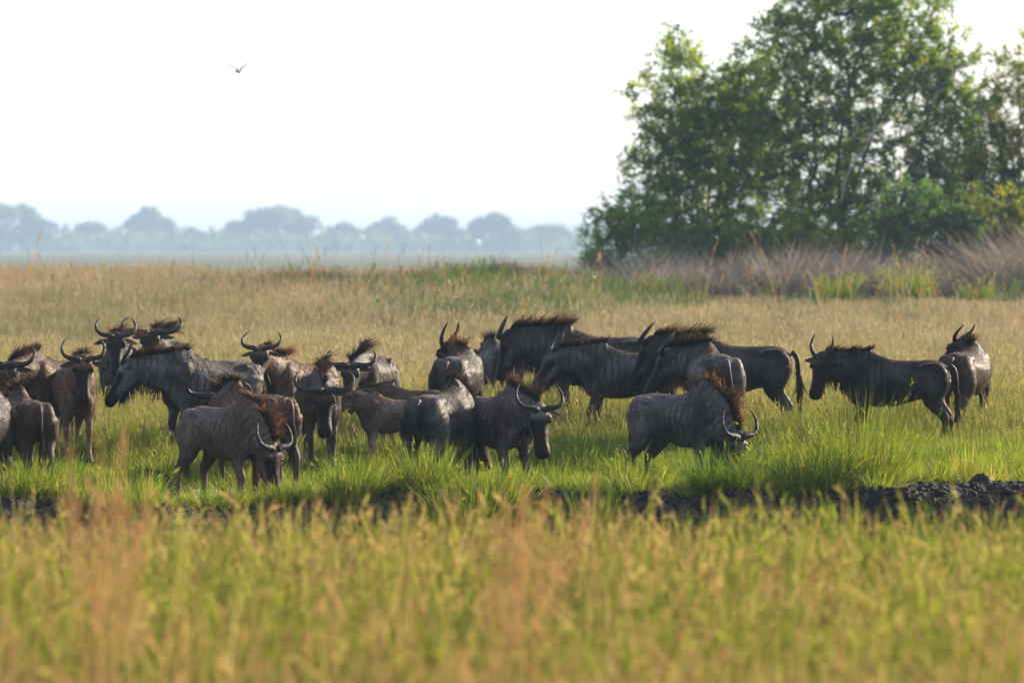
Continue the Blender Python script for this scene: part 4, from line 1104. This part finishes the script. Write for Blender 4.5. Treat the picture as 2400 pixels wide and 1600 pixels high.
tag(obj('far_scrub', mesh_np('far_scrub', V, (np.arange(n) * 4)[:, None] + np.arange(4)[None], {'c': np.repeat(rs.random(n), 4)}, smooth=False), M['far_leaf']), 'hazy low scrub along the horizon', kind='stuff')

# ------------------------------------------------------------------ bird
M['feather'] = simple_mat('feathers', (.010, .009, .009), (.03, .026, .024), scale=20, rough=.6, bump=.2)
bd = 92.0
br = empty('bird', (place(559, bd), bd, CAM_H - (168 - HORIZON) / K * bd), R(68), 1.35)
bs = [((x_, 0, z_), (0, 1, 0), (0, 0, 1), w_, w_, w_, 0) for x_, z_, w_ in ((-.10, -.004, .004), (-.07, 0, .012), (-.02, .002, .024), (.03, .002, .026), (.065, .008, .018), (.085, .012, .016), (.10, .010, .008), (.118, .006, .002))]
obj('body', mesh_np('body', *loft(bs, 10)), M['feather'], br)
for sgn in (1, -1):
    sec = []
    for t in np.linspace(0, 1, 10):
        ch = np.interp(t, [0, .3, .6, 1], [.055, .052, .040, .004])
        p_ = (.02 - .05 * t * t, sgn * .17 * t, .01 + .105 * t ** .9)
        sec.append((p_, (1, 0, 0), (0, -sgn * .5, .86), ch * .5, .004, .003, 0))
    obj('wing', mesh_np('wing', *loft(sec, 10)), M['feather'], br)
tv = np.array([(-.09, -.012, 0), (-.09, .012, 0), (-.185, .030, -.004), (-.165, 0, -.004), (-.185, -.030, -.004)])
tv = np.concatenate([tv, tv + np.array([0, 0, .004])])
obj('tail', mesh_np('tail', tv, [np.array([[0, 1, 2, 3], [0, 3, 4, 0][:4] if False else [0, 3, 4, 0]])[:1], np.array([[0, 3, 4], [5, 7, 6], [5, 8, 7], [5, 9, 8]])], smooth=False), M['feather'], br)
tag(br, 'small dark bird with raised wings flying in the white sky', 'bird')

# ------------------------------------------------------------------ haze
hv = np.array([(x_, y_, z_) for x_ in (-2600, 2600) for y_ in (-70, 7100) for z_ in (-1.6, 22.0)], float)
hf = np.array([[0, 1, 3, 2], [4, 6, 7, 5], [0, 4, 5, 1], [2, 3, 7, 6], [0, 2, 6, 4], [1, 5, 7, 3]])
hm, n_, l_ = new_mat('haze_air')
pv = n_.new('ShaderNodeVolumePrincipled'); pv.inputs['Color'].default_value = (.60, .78, 1.0, 1)
pv.inputs['Density'].default_value = .00030; pv.inputs['Anisotropy'].default_value = -.3
ho = n_.new('ShaderNodeOutputMaterial'); l_.new(pv.outputs[0], ho.inputs['Volume'])
tag(obj('haze', mesh_np('haze', hv, hf, smooth=False), hm), kind='stuff')
